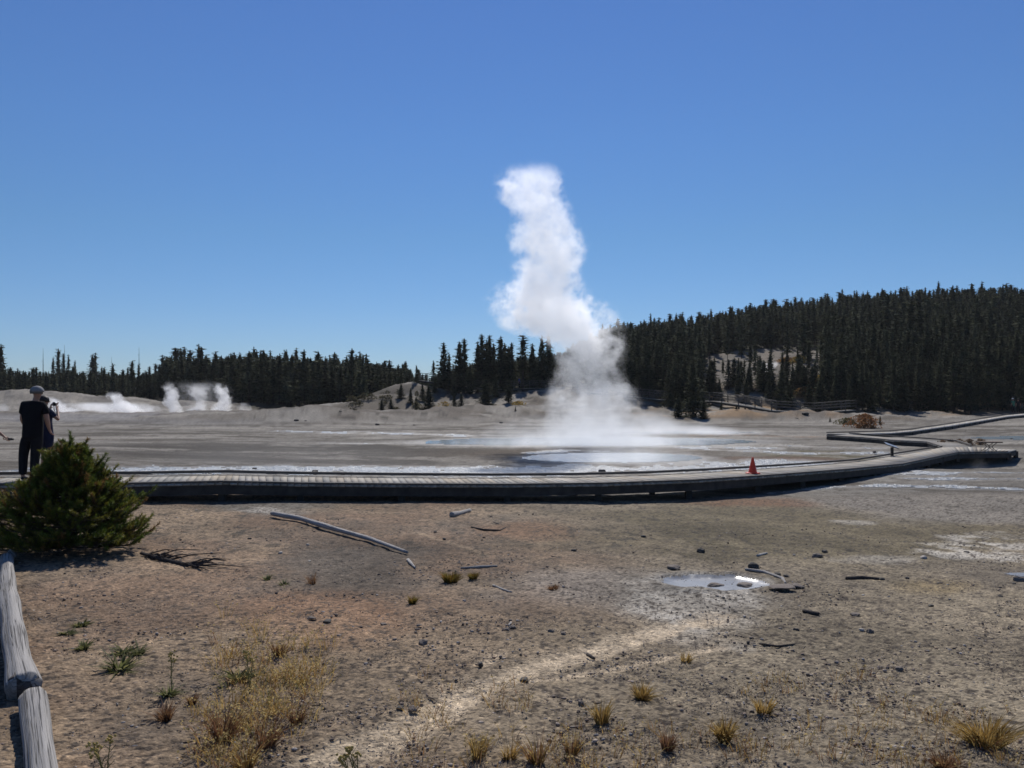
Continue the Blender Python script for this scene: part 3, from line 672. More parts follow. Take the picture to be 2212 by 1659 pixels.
# visible trees: front rows largest on screen
invw.sort(key=lambda p: p[1] / p[3])
quota = {'L': 45, 'C': 20}; pick = []; cnt = {'L': 0, 'C': 0, 'R': 0}
room = 300 - n_tree
for p in sorted(invw, key=lambda p: p[1] - p[3] * 2):
    if len(pick) < room: pick.append(p)
pk = set(id(p) for p in pick)
for i, p in enumerate(pick):
    lb = ('tall' if p[3] > 7 else 'mid-sized' if p[3] > 4.5 else 'small') + ' dark conifer standing ' + zone(p[4])
    tree(p[:3], p[3], rg.choice([0, 1, 2, 4, 5, 6, 8, 9, 10, 3] if p[1] > 100 else [0, 1, 2, 4, 5, 6, 8, 9]), lb, 'conifers ' + zone(p[4]), rg.uniform(1.0, 1.45) if p[3] > 4.6 or not 1500 < p[4] < 1800 else rg.uniform(1.6, 2.3))
Vs, Fs, Cs, off = [], [], [], 0
for p in pos:
    if id(p) in pk: continue
    far_ = p[1] > 170
    V, Fq, Cc = LOW[rg.randrange(8)]; s = p[3] / 9; a = rg.uniform(0, 6.28); wd = s * rg.uniform(1.05, 1.55); c, s_ = math.cos(a), math.sin(a)
    if p[1] > 180 and not p[4] < 930 or p[1] > 150 and p[4] < 930:
        V, Fq, Cc = PROT[rg.randrange(12)][2:]
    if not -120 < p[4] < 2332 and rg.random() < .55: continue
    if p[4] > 1000 and 128 < p[1] < 180 and not 1450 < p[4] < 1850 and rg.random() < .35: continue
    W = np.stack([(V[:, 0] * c - V[:, 1] * s_) * wd + p[0], (V[:, 0] * s_ + V[:, 1] * c) * wd + p[1], V[:, 2] * s + p[2]], -1)
    Vs.append(W); Fs.append(Fq + off); Cs.append(Cc * rg.uniform(.7, 1.25)); off += len(V)
    # trunk as a slim 3-sided spike
    r = .1 * s; T = np.array([(p[0] + r, p[1], p[2]), (p[0] - r * .5, p[1] + r * .87, p[2]), (p[0], p[1], p[2] + p[3] * .97), (p[0] - r * .5, p[1] - r * .87, p[2])])
    Vs.append(T); Fs.append(np.array([(0, 1, 2, 2), (1, 3, 2, 2), (3, 0, 2, 2)])[:, [0, 1, 2, 2]] + off); Cs.append(np.tile([.05, .04, .035], (4, 1))); off += 4
Va = np.concatenate(Vs); Fa = np.concatenate(Fs); Ca = np.concatenate(Cs)
tri = Fa[:, 2] == Fa[:, 3]
tris = np.concatenate([Fa[~tri][:, [0, 1, 2]], Fa[~tri][:, [0, 2, 3]], Fa[tri][:, :3]])
fo = link('forest', np_mesh('forest', Va, tris, Ca), M['crown']); tag(fo, 'dense dark conifer forest covering the hill and far plain', 'forest', kind='stuff')
print('trees', n_tree, len(pick), len(pos), 'forest tris', len(tris))
#@@PART2
# ------------------------------------------------------------------ reddish shrubs, right shore
def bush_mesh(seed, r, h, n, cols, leaf=.09):
    rg = np.random.default_rng(seed); th = rg.uniform(0, 2 * np.pi, n); u = rg.uniform(0, 1, n) ** .5; f = rg.uniform(0, 1, n)
    lob = 1 + .3 * np.sin(th * 3 + seed) + .2 * np.sin(th * 5 + 2 * seed)
    rr = r * u * lob * np.sqrt(np.clip(1 - (f * .95) ** 2, 0, 1)); P = np.stack([np.cos(th) * rr, np.sin(th) * rr, f * h * (1 - .15 * u)], -1)
    a = rg.normal(size=(n, 3)); a /= np.linalg.norm(a, axis=1)[:, None]; b = np.cross(a, rg.normal(size=(n, 3))); b /= np.linalg.norm(b, axis=1)[:, None]
    l = rg.uniform(.5, 1.2, (n, 1)) * leaf
    V = np.stack([P - a * l, P + b * l * .5, P + a * l, P - b * l * .5], 1).reshape(-1, 3)
    Cc = np.repeat(np.array(cols)[rg.integers(0, len(cols), n)] * rg.uniform(.6, 1.3, (n, 1)), 4, 0)
    return np_mesh('foliage', V, np.arange(4 * n).reshape(-1, 4), Cc)
def shrub(vx, vy, d, r, h, cols, label, n=700, leaf=.09, group=None):
    p = at(vx, vy, d); e = empty('shrub', (p.x, p.y, hz(p.x, p.y))); tag(e, label, 'shrub', group)
    link('foliage', bush_mesh(int(vx * 7 + vy), r, h, n, cols, leaf), M['grass'], e)
    mb = MB(); rr = random.Random(int(vx))
    for k in range(7):
        a = rr.uniform(0, 6.28); mb.tube([(0, 0, -.05), (math.cos(a) * r * .3, math.sin(a) * r * .3, h * .5), (math.cos(a) * r * .5, math.sin(a) * r * .5, h * .85)], [.02, .012, .005], 4)
    mb.build('stem', M['twig'], e); return e
RED = [(.24, .10, .04), (.28, .14, .06), (.2, .11, .05)]; YEL = [(.34, .2, .03), (.28, .2, .05), (.2, .15, .05)]; OLV = [(.10, .10, .04), (.13, .11, .05)]
shrub(1868, 930, 60, 1.15, 1.15, RED, 'rusty red autumn shrub on the mound beside a small fir', 1500)
shrub(1830, 925, 66, .8, .6, OLV, 'low grey-green shrub left of the rusty red one', 600)
shrub(1770, 870, 103, 1.7, 1.7, YEL, 'bright yellow-orange shrub at the foot of the forest', 1000, .14)
shrub(1740, 880, 99, 1.8, 1.5, [(.2, .12, .05), (.16, .13, .06)], 'brownish shrub just left of the bright yellow-orange one', 700, .14)
shrub(1855, 872, 100, 1.5, 1.8, [(.2, .17, .05), (.13, .12, .05)], 'yellow-green shrub among the dark trees, right of the bright yellow one', 600, .14)
shrub(1728, 790, 125, 1.3, 1.3, YEL, 'yellow shrub at the right end of the hillside clearing', 700, .18)
shrub(1700, 788, 128, 1.8, .9, [(.3, .15, .04), (.25, .14, .05)], 'orange low shrub on the hillside clearing', 600, .18)
shrub(925, 880, 86, .7, .5, RED, 'small rusty shrub on the pale mound left of centre', 250)
shrub(960, 868, 93, 1.1, .9, YEL, 'small yellowish shrub between ridge saplings', 400)
shrub(1120, 875, 88, .8, .5, YEL, 'tiny yellow shrub above the pale gully mound', 300)
for i, (a, t_) in enumerate([(2037, 'first'), (2054, 'second'), (2073, 'third'), (2095, 'fourth'), (2118, 'last and reddest')]):
    shrub(a, 960, 40 + i * .3, .28, .35, [(.18, .13, .08), (.2, .12, .07)], t_ + ' small dry tuft from the left in the row behind the platform', 220, .05, 'dry tufts behind the platform')

# ------------------------------------------------------------------ young pine bush on the left
def young_pine():
    b0 = at(150, 1196, 10.3); gz = hz(b0.x, b0.y); e = empty('young_pine', (b0.x, b0.y, gz)); top = at(150, 934, 10.3).z - gz
    tag(e, 'bushy young pine with yellow-green needle tips on the gravel by the boardwalk', 'pine bush')
    rg = random.Random(21); wd = MB(); shoots = []
    wd.tube([(0, 0, -.1), (.02, 0, top * .5), (0, 0, top * .93)], [.04, .025, .008], 8)
    for k in range(4): shoots.append(((0, 0, top * (.55 + .1 * k)), (0, 0, top * (.62 + .1 * k)), (0, 0, top * (.7 + .1 * k))))
    for k in range(7):
        a = k * .9; shoots.append(((0, 0, top * (.8 + .015 * k)), (math.cos(a) * .05, math.sin(a) * .05, top * (.83 + .015 * k)), (math.cos(a) * .13, math.sin(a) * .13, top * (.88 + .012 * k))))
    for i in range(225):
        f = (i / 190) ** .9 * .93 if i < 190 else rg.uniform(0, .12); th = i * 2.4 + rg.uniform(-.4, .4); z0 = top * (.03 + .9 * f)
        Rr = 1.02 * (1 - f * .99) ** 1.08 * rg.uniform(.72, 1.06) * (1 if f > .12 else .9) + .04
        if math.cos(th) < -.3: Rr *= 1.08
        rise = (.10 + .12 * (1 - f)) * rg.uniform(.5, 1.2) if f > .12 else rg.uniform(-.03, .14)
        c, s_ = math.cos(th), math.sin(th); z0 = z0 * (.88 if f > .3 else 1)
        pts = [Vector((c * Rr * k, s_ * Rr * k, z0 + rise * k * k)) for k in (0, .35, .7, 1)]
        tip = pts[-1] + Vector((c * .04, s_ * .04, rg.uniform(.07, .16)))
        wd.tube(pts, [.012, .01, .007, .004], 5)
        shoots.append((pts[2], pts[3], tip))
        for k in range(rg.randint(4, 7)):
            t = rg.uniform(.3, 1); q0 = pts[0].lerp(pts[3], t); q0.z = z0 + rise * t * t
            a = th + rg.choice([-1, 1]) * rg.uniform(.4, 1.1); l = rg.uniform(.14, .3) * (1.1 - .75 * f)
            q2 = q0 + Vector((math.cos(a) * l, math.sin(a) * l, rg.uniform(.04, .2))); q1 = q0.lerp(q2, .5) - Vector((0, 0, .02))
            wd.tube([q0, q1, q2], [.006, .005, .003], 4); shoots.append((q0, q1, q2))
    wd.build('trunk', M['bark'], e)
    V, Cc = [], []; r = np.random.default_rng(3)
    for p0, p1, p2 in shoots:
        p0, p1, p2 = (np.array(p, float) for p in (p0, p1, p2)); n = 135
        t = r.uniform(.15, 1.03, n); P = (1 - t)[:, None] ** 2 * p0 + 2 * (t * (1 - t))[:, None] * p1 + (t ** 2)[:, None] * p2
        ax = p2 - p0; ax /= np.linalg.norm(ax) + 1e-9
        d = r.normal(size=(n, 3)); d -= (d @ ax)[:, None] * ax; d /= np.linalg.norm(d, axis=1)[:, None]
        dr = d * .8 + ax * r.uniform(.45, 1.0, (n, 1)); dr /= np.linalg.norm(dr, axis=1)[:, None]
        L = r.uniform(.035, .062, (n, 1)); wv = np.cross(dr, r.normal(size=(n, 3))); wv /= np.linalg.norm(wv, axis=1)[:, None]; wv *= .0042
        V.append(np.stack([P - wv, P + wv, P + dr * L], 1).reshape(-1, 3))
        kind = r.uniform()
        base_ = np.array([.095, .125, .02]) if kind < .5 else np.array([.165, .155, .025]) if kind < .9 else np.array([.17, .10, .03])
        shade = (.45 + .75 * t)[:, None]  # sunlit shoot tips and shady interior painted into the needle colour
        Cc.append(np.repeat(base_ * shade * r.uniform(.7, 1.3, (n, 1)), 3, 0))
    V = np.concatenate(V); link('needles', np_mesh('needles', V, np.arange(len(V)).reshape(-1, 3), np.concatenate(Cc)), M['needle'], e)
young_pine()

# ------------------------------------------------------------------ logs and sticks
def log(name, label, pts, rad, mat='log', lift=None, seg=14, wob=.12, n=24, cat='log', group=None, seed=1, knot=0):
    """pts: picture positions on the ground; the wood lies on the ground there"""
    P = [G(*p) for p in pts]; Q = []
    for a, b in zip(P[:-1], P[1:]):
        k = max(2, n // (len(P) - 1)); Q += [a.lerp(b, i / k) for i in range(k)]
    Q.append(P[-1]); rr = rad if isinstance(rad, list) else [rad, rad]
    rs = [float(np.interp(i / (len(Q) - 1), np.linspace(0, 1, len(rr)), rr)) for i in range(len(Q))]
    Q = [Vector((q.x, q.y, q.z + r_ * .8 + (lift or 0))) for q, r_ in zip(Q, rs)]
    mb = MB(); mb.tube(Q, rs, seg, wob, seed)
    o = mb.build(name, M[mat], None, True); return tag(o, label, cat, group), Q, mb
o1, Q, _ = log('fallen_log', 'thick silver-grey weathered log at the left edge running towards the young pine', [(14, 1214), (17, 1300), (34, 1420), (52, 1512)], [.065, .078, .086, .09, .086, .095], seg=28, wob=.10, n=60, seed=4)
mb = MB(); k0 = Q[0]
mb.tube([k0 + Vector((0, .10, .0)), k0 + Vector((.05, .02, .05)), k0 + Vector((.13, -.05, .03))], [.06, .055, .02], 12, .3, 5); s_ = mb.build('branch_stub', M['log'], o1, True)
mb = MB(); mb.tube([Q[-1] + Vector((-.04, .03, .0)), Q[-1] + Vector((-.05, -.02, .0))], [.085, .07], 14, .25, 9); mb.build('broken_end', M['twig'], o1, True)
log('fallen_log', 'silver-grey cracked log butting against the end of the longer one, bottom left corner', [(72, 1530), (84, 1640), (96, 1760), (104, 1860)], [.075, .073, .074, .075], seg=28, wob=.08, n=40, seed=8)
log('fallen_pole', 'long pale bent pole lying on the slope below the boardwalk', [(588, 1117), (650, 1128), (720, 1150), (800, 1172), (880, 1200)], [.045, .042, .038, .032, .018], 'log2', lift=.03, n=40, seed=2, cat='pole')
log('stick', 'short pale curl of wood just off the lower end of the long pole', [(881, 1212), (886, 1218), (897, 1228)], [.02, .022, .01], 'palewood', n=8, cat='stick')
log('log_stub', 'short pale log stub near the shadow of the boardwalk', [(975, 1117), (995, 1112), (1015, 1105)], [.05, .038, .032], 'log2', n=12, seed=7, cat='log')
log('stick', 'grey flat stick behind the yellow grass clumps', [(995, 1229), (1040, 1227), (1074, 1224)], [.012, .02, .012], 'log2', n=12, cat='stick')
log('stick', 'thin dark bowed stick on the ochre patch below the deck', [(1018, 1140), (1045, 1146), (1080, 1147), (1092, 1140)], [.014, .018, .014, .008], 'twig', n=16, cat='stick')
log('stick', 'long bent brown stick above the puddle rocks', [(1610, 1250 - 18), (1650, 1238), (1690, 1252), (1697, 1262)], [.018, .022, .02, .012], 'log2', n=18, cat='stick')
log('stick', 'dark slim stick lying right of the puddle', [(1828, 1252), (1860, 1251), (1898, 1253)], [.02, .026, .018], 'twig', n=12, cat='stick')
log('stick', 'straight dark stick below right of the puddle', [(1735, 1322), (1755, 1327), (1770, 1329)], [.018, .02, .016], 'twig', n=8, cat='stick')
log('stick', 'white bone-like stick above the puddle', [(1636, 1203), (1650, 1199), (1657, 1196)], [.02, .02, .012], 'palewood', n=8, cat='stick')
log('stick', 'short dark chip of wood in the track below right of centre', [(1268, 1416), (1276, 1421), (1284, 1425)], [.012, .014, .01], 'twig', n=6, cat='stick')
log('stick', 'thin split stick lying right of the brown tuft', [(1065, 1266), (1085, 1275), (1105, 1281)], [.012, .014, .01], 'log2', n=8, cat='stick')
log('stick', 'tiny pale stick in the gravel beside the three brown stones', [(1098, 1413 - 60), (1104, 1346)], [.008, .008], 'palewood', n=4, cat='stick')
log('stick', 'faint dark curved stick in the gravel right of the white patch', [(1640, 1392), (1680, 1398), (1720, 1392)], [.008, .01, .006], 'twig', n=12, cat='stick')
def branch_pile():
    a = G(318, 1204); e = empty('dead_branch', (0, 0, 0)); tag(e, 'dark dead branch with many twigs lying right of the young pine', 'branch'); rg = random.Random(4)
    mb = MB(); S_ = [G(305, 1200), G(345, 1212), G(390, 1222), G(440, 1233)]
    mb.tube([p + Vector((0, 0, .03)) for p in S_], [.022, .028, .02, .008], 8, .2, 3); mb.build('stem', M['twig'], e)
    mb = MB()
    for k in range(26):
        t = rg.uniform(.1, .9); p = S_[0].lerp(S_[3], t) + Vector((rg.uniform(-.05, .05), rg.uniform(-.06, .06), .03)); l = rg.uniform(.2, .7)
        an = rg.uniform(-.9, .35); q = p + Vector((math.cos(an) * l, math.sin(an) * l, rg.uniform(-.02, .08))); m_ = p.lerp(q, .5) + Vector((0, rg.uniform(-.05, .05), rg.uniform(0, .05)))
        mb.tube([p, m_, q], [.010, .007, .003], 5)
    mb.build('twigs', M['twig'], e)
branch_pile()

# ------------------------------------------------------------------ rocks
def rock_mesh(seed, flat=.7):
    bm = bmesh.new(); bmesh.ops.create_icosphere(bm, subdivisions=3, radius=1); rg = random.Random(seed)
    ph = [Vector((rg.gauss(0, 1), rg.gauss(0, 1), rg.gauss(0, 1))).normalized() for _ in range(9)]; cut = [rg.uniform(.55, .95) for _ in ph]
    for v in bm.verts:
        c = v.co.copy()
        for n, k in zip(ph, cut):
            dd = c.dot(n)
            if dd > k: c -= n * (dd - k) * .85
        c *= 1 + .05 * math.sin(7 * c.x + seed) + .05 * math.sin(9 * c.y + 2 * seed) + .04 * math.sin(13 * c.z)
        v.co = Vector((c.x, c.y, c.z * flat))
    me = bpy.data.meshes.new('rock'); bm.to_mesh(me); bm.free(); return me
RM = {k: [] for k in ('rock', 'rock_dark', 'rock_pale')}
for k in RM:
    for s_ in range(4):
        me = rock_mesh(s_ * 3 + len(k), .55 + .12 * s_); me.materials.append(M[k]); RM[k].append(me)
def rock(vx, vy, wpx, mat, label, group=None, tall=1.0, d=None, cat='stone'):
    p = G(vx, vy) if d is None else at(vx, vy, d); r = wpx / 2 * p.y / F; i = int(vx * 13 + vy) % 4
    o = bpy.data.objects.new('rock', RM[mat][i]); COL.objects.link(o); o.location = (p.x, p.y, hz(p.x, p.y) + r * .22)
    o.scale = (r * 1.05, r * .9, r * tall); o.rotation_euler = (0, 0, vx % 6.28); return tag(o, label, cat, group)
ROCKS = [(1095 + 0, 1362, 17, 'rock', 'brown stone, left of the pair of roundish stones in mid foreground', .8), (1190, 1366, 15, 'rock', 'upright brown stone, left one of the close pair left of the white track', 1.25), (1217, 1371, 15, 'rock', 'upright brown stone, right one of the close pair', 1.2),
         (1108, 1357, 19, 'rock', 'wide brown stone left of the close upright pair', .7), (915, 1390, 24, 'rock', 'rounded brown stone above the pale sand streaks', .8), (905, 1352, 14, 'rock', 'low brown clod left of the upright pair', .5), (828, 1350, 15, 'rock', 'small brown clod left of centre foreground', .6),
         (708, 1345, 22, 'rock_dark', 'dark flat stone in the gravel left of centre', .6), (672, 1337, 20, 'rock', 'reddish clod beside the dark flat stone', .5), (1513, 1193, 18, 'rock_dark', 'dark boulder standing above the puddle on its left', 1.1),
         (1606 + 22, 1226, 26, 'rock_dark', 'dark brown boulder at the upper right bank of the puddle', .9), (1545, 1268, 36, 'rock', 'flat rock ledge islanded inside the puddle', .4), (1610, 1268, 36, 'rock', 'low ledge at the right end of the puddle', .4),
         (1455, 1229, 34, 'rock', 'brown flat ledge at the upper left bank of the puddle', .5), (1680, 1243, 14, 'rock_dark', 'small dark stone right of the boulder by the puddle', .9), (1698, 1246, 14, 'rock_dark', 'small dark stone, second right of the puddle boulder', .9),
         (1690, 1274, 60, 'rock', 'long low brown crust ledge right of the puddle', .22), (1720, 1269, 34, 'rock', 'raised brown crust right of the long ledge', .4), (1995, 1207, 15, 'rock_pale', 'pale grey block on the olive flat at right', 1.0),
         (2201, 1255, 26, 'rock', 'brown boulder cut by the right picture edge', 1.0), (1765, 1204, 26, 'rock', 'brown lumpy clod in the olive flat', .7), (1781, 1194, 14, 'rock_dark', 'small dark stone on top right of the lumpy clod', 1), (1848, 1330, 22, 'rock', 'flat brown stone right of the straight dark stick', .5),
         (1862, 1336 + 26, 12, 'rock_pale', 'small grey stone, upper one of two in the right gravel', 1), (1880, 1367, 16, 'rock', 'grey-brown stone below the small grey one', .9), (1720, 1393 - 30, 14, 'rock_dark', 'dark square stone in the right gravel', 1.0), (1943, 1447, 18, 'rock', 'rusty stone low in the right gravel', .9),
         (1870, 1250, 20, 'rock_dark', 'dark lump at the right end of the slim stick', .6), (1905, 1253, 14, 'rock_dark', 'dark pebble beyond the slim stick', .8), (2088, 1195, 12, 'rock_dark', 'dark stone below the white sinter patch', .8), (1132, 1471, 24, 'rock_dark', 'dark flat stone lying in the pale track', .5),
         (1038, 1437, 14, 'rock_dark', 'dark pointed stone on the upper sand streak', 1.1), (1255, 1520, 16, 'rock', 'brown stone below the pale track', .8), (894, 1564 - 30, 28, 'rock', 'brown lump beside the lower pale track', .7), (865, 1532, 20, 'rock_dark', 'dark lump left of the brown lump on the track', .7),
         (2190, 1262, 12, 'rock_dark', 'dark stone left of the right edge boulder', .8), (940, 1150, 8, 'rock_dark', 'small dark stone above the sand streak', .8), (960, 1165, 10, 'rock_dark', 'dark stone in the brown slope right of the long pole', .8),
         (1390, 1160, 12, 'rock_dark', 'dark stone midway on the olive slope', .7), (1240, 1190, 12, 'rock_dark', 'dark stone on the brown slope above the grey gravel', .7), (605, 1196, 13, 'rock_pale', 'white stone with a dark base left of the long pole', .9), (665, 1168 + 10, 9, 'rock_pale', 'small white stone under the long pole', .8), (668, 1213, 10, 'rock_pale', 'small white flake right of the white stone', .6),
         (540, 1165, 11, 'rock_dark', 'dark clod on the slope below the left deck', .8), (2240, 1190, 40, 'rock_dark', 'dark rock in the white sinter beyond the right edge', .5), (1960, 1250, 10, 'rock_dark', 'dark stone in the ochre gravel', .8), (2160, 1290, 12, 'rock_dark', 'dark stone right of the ochre gravel', .8), (2010, 1310, 14, 'rock_dark', 'lone dark stone in open right gravel', .8)]
for r_ in ROCKS: rock(r_[0], r_[1], r_[2], r_[3], r_[4], None, r_[5])
rock(1300, 1019, 17, 'rock_dark', 'black rock standing in the glittering stream behind the deck', None, .8, 27.0)
rock(1889, 975, 10, 'rock', 'brown stone beside the tilted sign', None, 1.1, 36)
for u, v, d, w_, lb in [(640, 910, 66, 15, 'dark rock at the left end of the low ridge'), (660, 912, 66, 8, 'smaller dark rock right of the one on the low ridge'), (815, 916, 64, 16, 'dark rock pile on the flat left of centre'), (895, 917, 64, 9, 'dark rock right of the rock pile'), (735, 903, 70, 9, 'dark rock on the ridge slope'),
                        (1082, 907, 68, 14, 'reddish dark rock at the mound foot'), (1430, 918, 60, 10, 'dark rock on the flat near the steam'), (680, 1024, 24.5, 25, 'flat dark rock at the runoff edge, left'), (550, 1025, 25, 14, 'small dark rock at the left runoff edge'), (1740, 905, 78, 22, 'dark flat rocks on the orange mound'), (1720, 912, 76, 15, 'dark rock below the flat ones on the orange mound'),
                        (2085, 935, 55, 6, 'small dark rock on the far slope behind the bench'), (2185, 947, 46, 9, 'small dark rock near the blue pool')]:
    rock(u, v, w_ * .75, 'rock_dark', lb, None, .7, d)
# gravel: thousands of small chips
def pebbles(n, seed, y0, y1, smin, smax, name, label, dens_fn=None, chips=False):
    r = np.random.default_rng(seed); bm = bmesh.new(); bmesh.ops.create_icosphere(bm, subdivisions=1, radius=1)
    B = np.array([v.co[:] for v in bm.verts]); T = np.array([[v.index for v in f.verts] for f in bm.faces]); bm.free()
    u = r.uniform(1 / y1, 1 / y0, n); yy = 1 / u; tt = r.uniform(-.8, .8, n); xx = tt * (yy + .6)
    keep = r.uniform(size=n) < np.clip((fbm(xx * .9, yy * .9, 200 + seed, 5, .65) - .40) * 4.5, .06 if seed != 2 else .4, 1)
    if dens_fn is not None: keep &= r.uniform(size=n) < dens_fn(xx, yy)
    xx, yy = xx[keep], yy[keep]; n = len(xx)
    s = (smin + (smax - smin) * r.uniform(size=n) ** 4) * (.75 + yy / 30.); zz = H(xx, yy)
    B = B / np.linalg.norm(B, axis=1)[:, None]; K = B[None] * (1 + r.uniform(-.35, .35, (n, len(B), 1))); K = K * (s[:, None] * r.uniform(.6, 1.4, (n, 3)))[:, None, :]; K[:, :, 2] *= .6
    if chips: K = K * np.array([3.6, .7, .5]) * r.uniform(.6, 1.5, (n, 1, 1))
    a = r.uniform(0, 6.28, n); c, d = np.cos(a)[:, None], np.sin(a)[:, None]
    V = np.stack([K[:, :, 0] * c - K[:, :, 1] * d + xx[:, None], K[:, :, 0] * d + K[:, :, 1] * c + yy[:, None], K[:, :, 2] + (zz + s * .12)[:, None]], -1).reshape(-1, 3)
    Fq = (T[None] + (np.arange(n) * len(B))[:, None, None]).reshape(-1, 3)
    pal = np.array([(.24, .18, .14), (.17, .13, .105), (.3, .245, .2), (.11, .09, .075), (.26, .24, .225), (.42, .38, .34), (.2, .13, .09)])
    cc = pal[r.choice(7, n, p=[.27, .2, .17, .13, .12, .05, .06])] * r.uniform(.75, 1.2, (n, 1))
    if chips: cc = cc * .45
    o = link(name, np_mesh(name, V, Fq, np.repeat(cc, len(B), 0)), M['pebble']); tag(o, label, 'gravel', kind='stuff'); return o
def offtrack(a, b):
    d = np.minimum(seg_dist(a, b, poly([(600, 1700), (760, 1620), (900, 1560), (1040, 1480), (1130, 1450), (1250, 1415), (1340, 1385), (1480, 1350)])), 1.)
    return np.clip((d - .12) * 4, .04, 1) * (ell(a, b, 1440, 1650, 1238, 1272, .28, 3.2, 37) < -.05)
pebbles(60000, 1, 3.2, 15.5, .003, .017, 'gravel', 'loose brown and grey gravel strewn over the near ground', offtrack)
pebbles(120000, 2, 3.2, 13.0, .003, .008, 'gravel', 'fine grit covering the near ground', lambda a, b: .35 + .65 * offtrack(a, b))

pebbles(2600, 5, 3.3, 16, .004, .011, 'wood_litter', 'small dark bark chips and twig bits lying on the gravel', None, True)
gs = random.Random(12)
for i in range(26):
    u = gs.uniform(755, 965); v_ = gs.uniform(845, 900); dd = 108 - (v_ - 845) * .45
    p = at(u, v_, dd); shrub(u, v_, dd, gs.uniform(.35, .9), gs.uniform(.35, .9), [(.07, .065, .035), (.10, .085, .045)], 'low dark shrub dotted on the grey slope left of the ridge', 120, .12, 'low shrubs on the grey slope')
# ------------------------------------------------------------------ grass and small plants
def blades(seed, n, r, h, cols, lean=.35, wid=.003, seeds=0.0, curve=.5, upright=.0):
    g = np.random.default_rng(seed); a = g.uniform(0, 6.28, n); q = g.uniform(0, 1, n) ** .5 * r
    B0 = np.stack([np.cos(a) * q, np.sin(a) * q, np.zeros(n)], -1); hh = h * g.uniform(.5, 1.05, n)[:, None]
    out = np.stack([np.cos(a), np.sin(a), np.zeros(n)], -1) + g.normal(size=(n, 3)) * [.5, .5, 0]
    ln = lean * g.uniform(.2, 1.2, n)[:, None]; P1 = B0 + out * ln * hh * .35 + [0, 0, 1] * hh * .6; P2 = B0 + out * ln * hh * (.35 + curve) + [0, 0, 1] * hh
    wv = np.stack([-np.sin(a + 1), np.cos(a + 1), 0 * a], -1) * wid * g.uniform(.6, 1.3, (n, 1))
    V = np.stack([B0 - wv, B0 + wv, P1 + wv * .8, P1 - wv * .8, P2 + wv * .15, P2 - wv * .15], 1)
    Fq = np.array([(0, 1, 2, 3), (3, 2, 4, 5)])[None] + (np.arange(n) * 6)[:, None, None]
    cols = np.array(cols); C0 = cols[g.integers(0, len(cols), n)] * g.uniform(.7, 1.25, (n, 1)); Cc = np.repeat(C0, 6, 0); Vv = V.reshape(-1, 3); Fq = Fq.reshape(-1, 4)
    if seeds > 0:
        m = int(n * seeds); k = g.integers(0, n, m); t = g.uniform(.6, 1, (m, 1)); P = P1[k] * (1 - t) + P2[k] * t + g.normal(size=(m, 3)) * .006
        e = g.uniform(.004, .008, (m, 1)); a2 = g.normal(size=(m, 3)); a2 /= np.linalg.norm(a2, axis=1)[:, None]; b2 = np.cross(a2, g.normal(size=(m, 3))); b2 /= np.linalg.norm(b2, axis=1)[:, None]
        SV = np.stack([P - a2 * e, P + b2 * e, P + a2 * e, P - b2 * e], 1).reshape(-1, 3); SF = np.arange(4 * m).reshape(-1, 4) + len(Vv)
        Vv = np.concatenate([Vv, SV]); Fq = np.concatenate([Fq, SF]); Cc = np.concatenate([Cc, np.repeat(np.array([(.45, .34, .14)]) * g.uniform(.7, 1.2, (m, 1)), 4, 0)])
    return Vv, Fq, Cc
STRAW = [(.38, .24, .07), (.29, .175, .05), (.44, .31, .11)]; RUST = [(.22, .115, .055), (.26, .15, .07), (.18, .09, .05)]; GRN = [(.17, .175, .065), (.21, .20, .075), (.12, .125, .05)]; OCH = [(.24, .17, .03), (.17, .14, .035), (.2, .11, .03)]
def tuft(vx, vy, rpx, hpx, cols, label, n=160, seed=0, cat='grass tuft', name='grass_tuft', group=None, **k):
    p = G(vx, vy); s = p.y / F; V, Fq, Cc = blades(int(vx + vy * 3), n, rpx * s * .45, hpx * s, cols, **k)
    o = link(name, np_mesh(name, V, Fq, Cc), M['grass']); o.location = (p.x, p.y, p.z - .005); q9 = random.Random(int(vx * 3 + vy)); o.scale = (q9.uniform(.8, 1.35), q9.uniform(.8, 1.3), q9.uniform(.75, 1.15)); o.rotation_euler = (q9.uniform(-.2, .2), q9.uniform(-.25, .25), q9.uniform(0, 6)); return tag(o, label, cat, group)
tuft(972, 1258, 22, 24, OCH, 'dense yellow-green grass clump, larger left one of the pair near the grey stick', 420, lean=.8)
tuft(1022, 1250, 20, 18, OCH, 'yellow-brown grass clump, smaller right one of the pair near the grey stick', 300, lean=.8)
tuft(890, 1306, 12, 26, OCH, 'upright yellowish grass tuft left of the clump pair', 160, lean=.5)
tuft(1195, 1273, 18, 13, RUST, 'low brown tuft in the grey gravel', 200, lean=1.3)
tuft(1565, 1600, 22, 50, STRAW, 'straw tuft with dark base in the right gravel', 240, lean=.7)
tuft(1160, 1650, 26, 60, STRAW + RUST, 'dry grass tuft at the bottom edge, third from the track', 110, lean=.7, wid=.0024)
tuft(1100, 1640, 24, 56, STRAW, 'dry grass tuft at the bottom edge, second from the track', 100, lean=.8, wid=.0024)
tuft(1030, 1640, 24, 66, STRAW, 'tall straw tuft at the bottom edge nearest to the track', 120, lean=.5, seeds=.8, wid=.0024)
tuft(1235, 1630, 24, 62, STRAW + RUST, 'wispy straw tuft at the bottom edge, fourth from the track', 90, lean=.5, seeds=.8, wid=.0022)
tuft(1385, 1510, 26, 34, STRAW, 'low straw tuft on a dark hump right of the track', 260, lean=1.0)
tuft(1300, 1560, 26, 44, STRAW, 'faint wispy tuft left of the dark-based straw tuft', 120, lean=.7)
tuft(1440, 1620, 26, 40, RUST, 'thin reddish tuft right of the bottom row', 120, lean=.7)
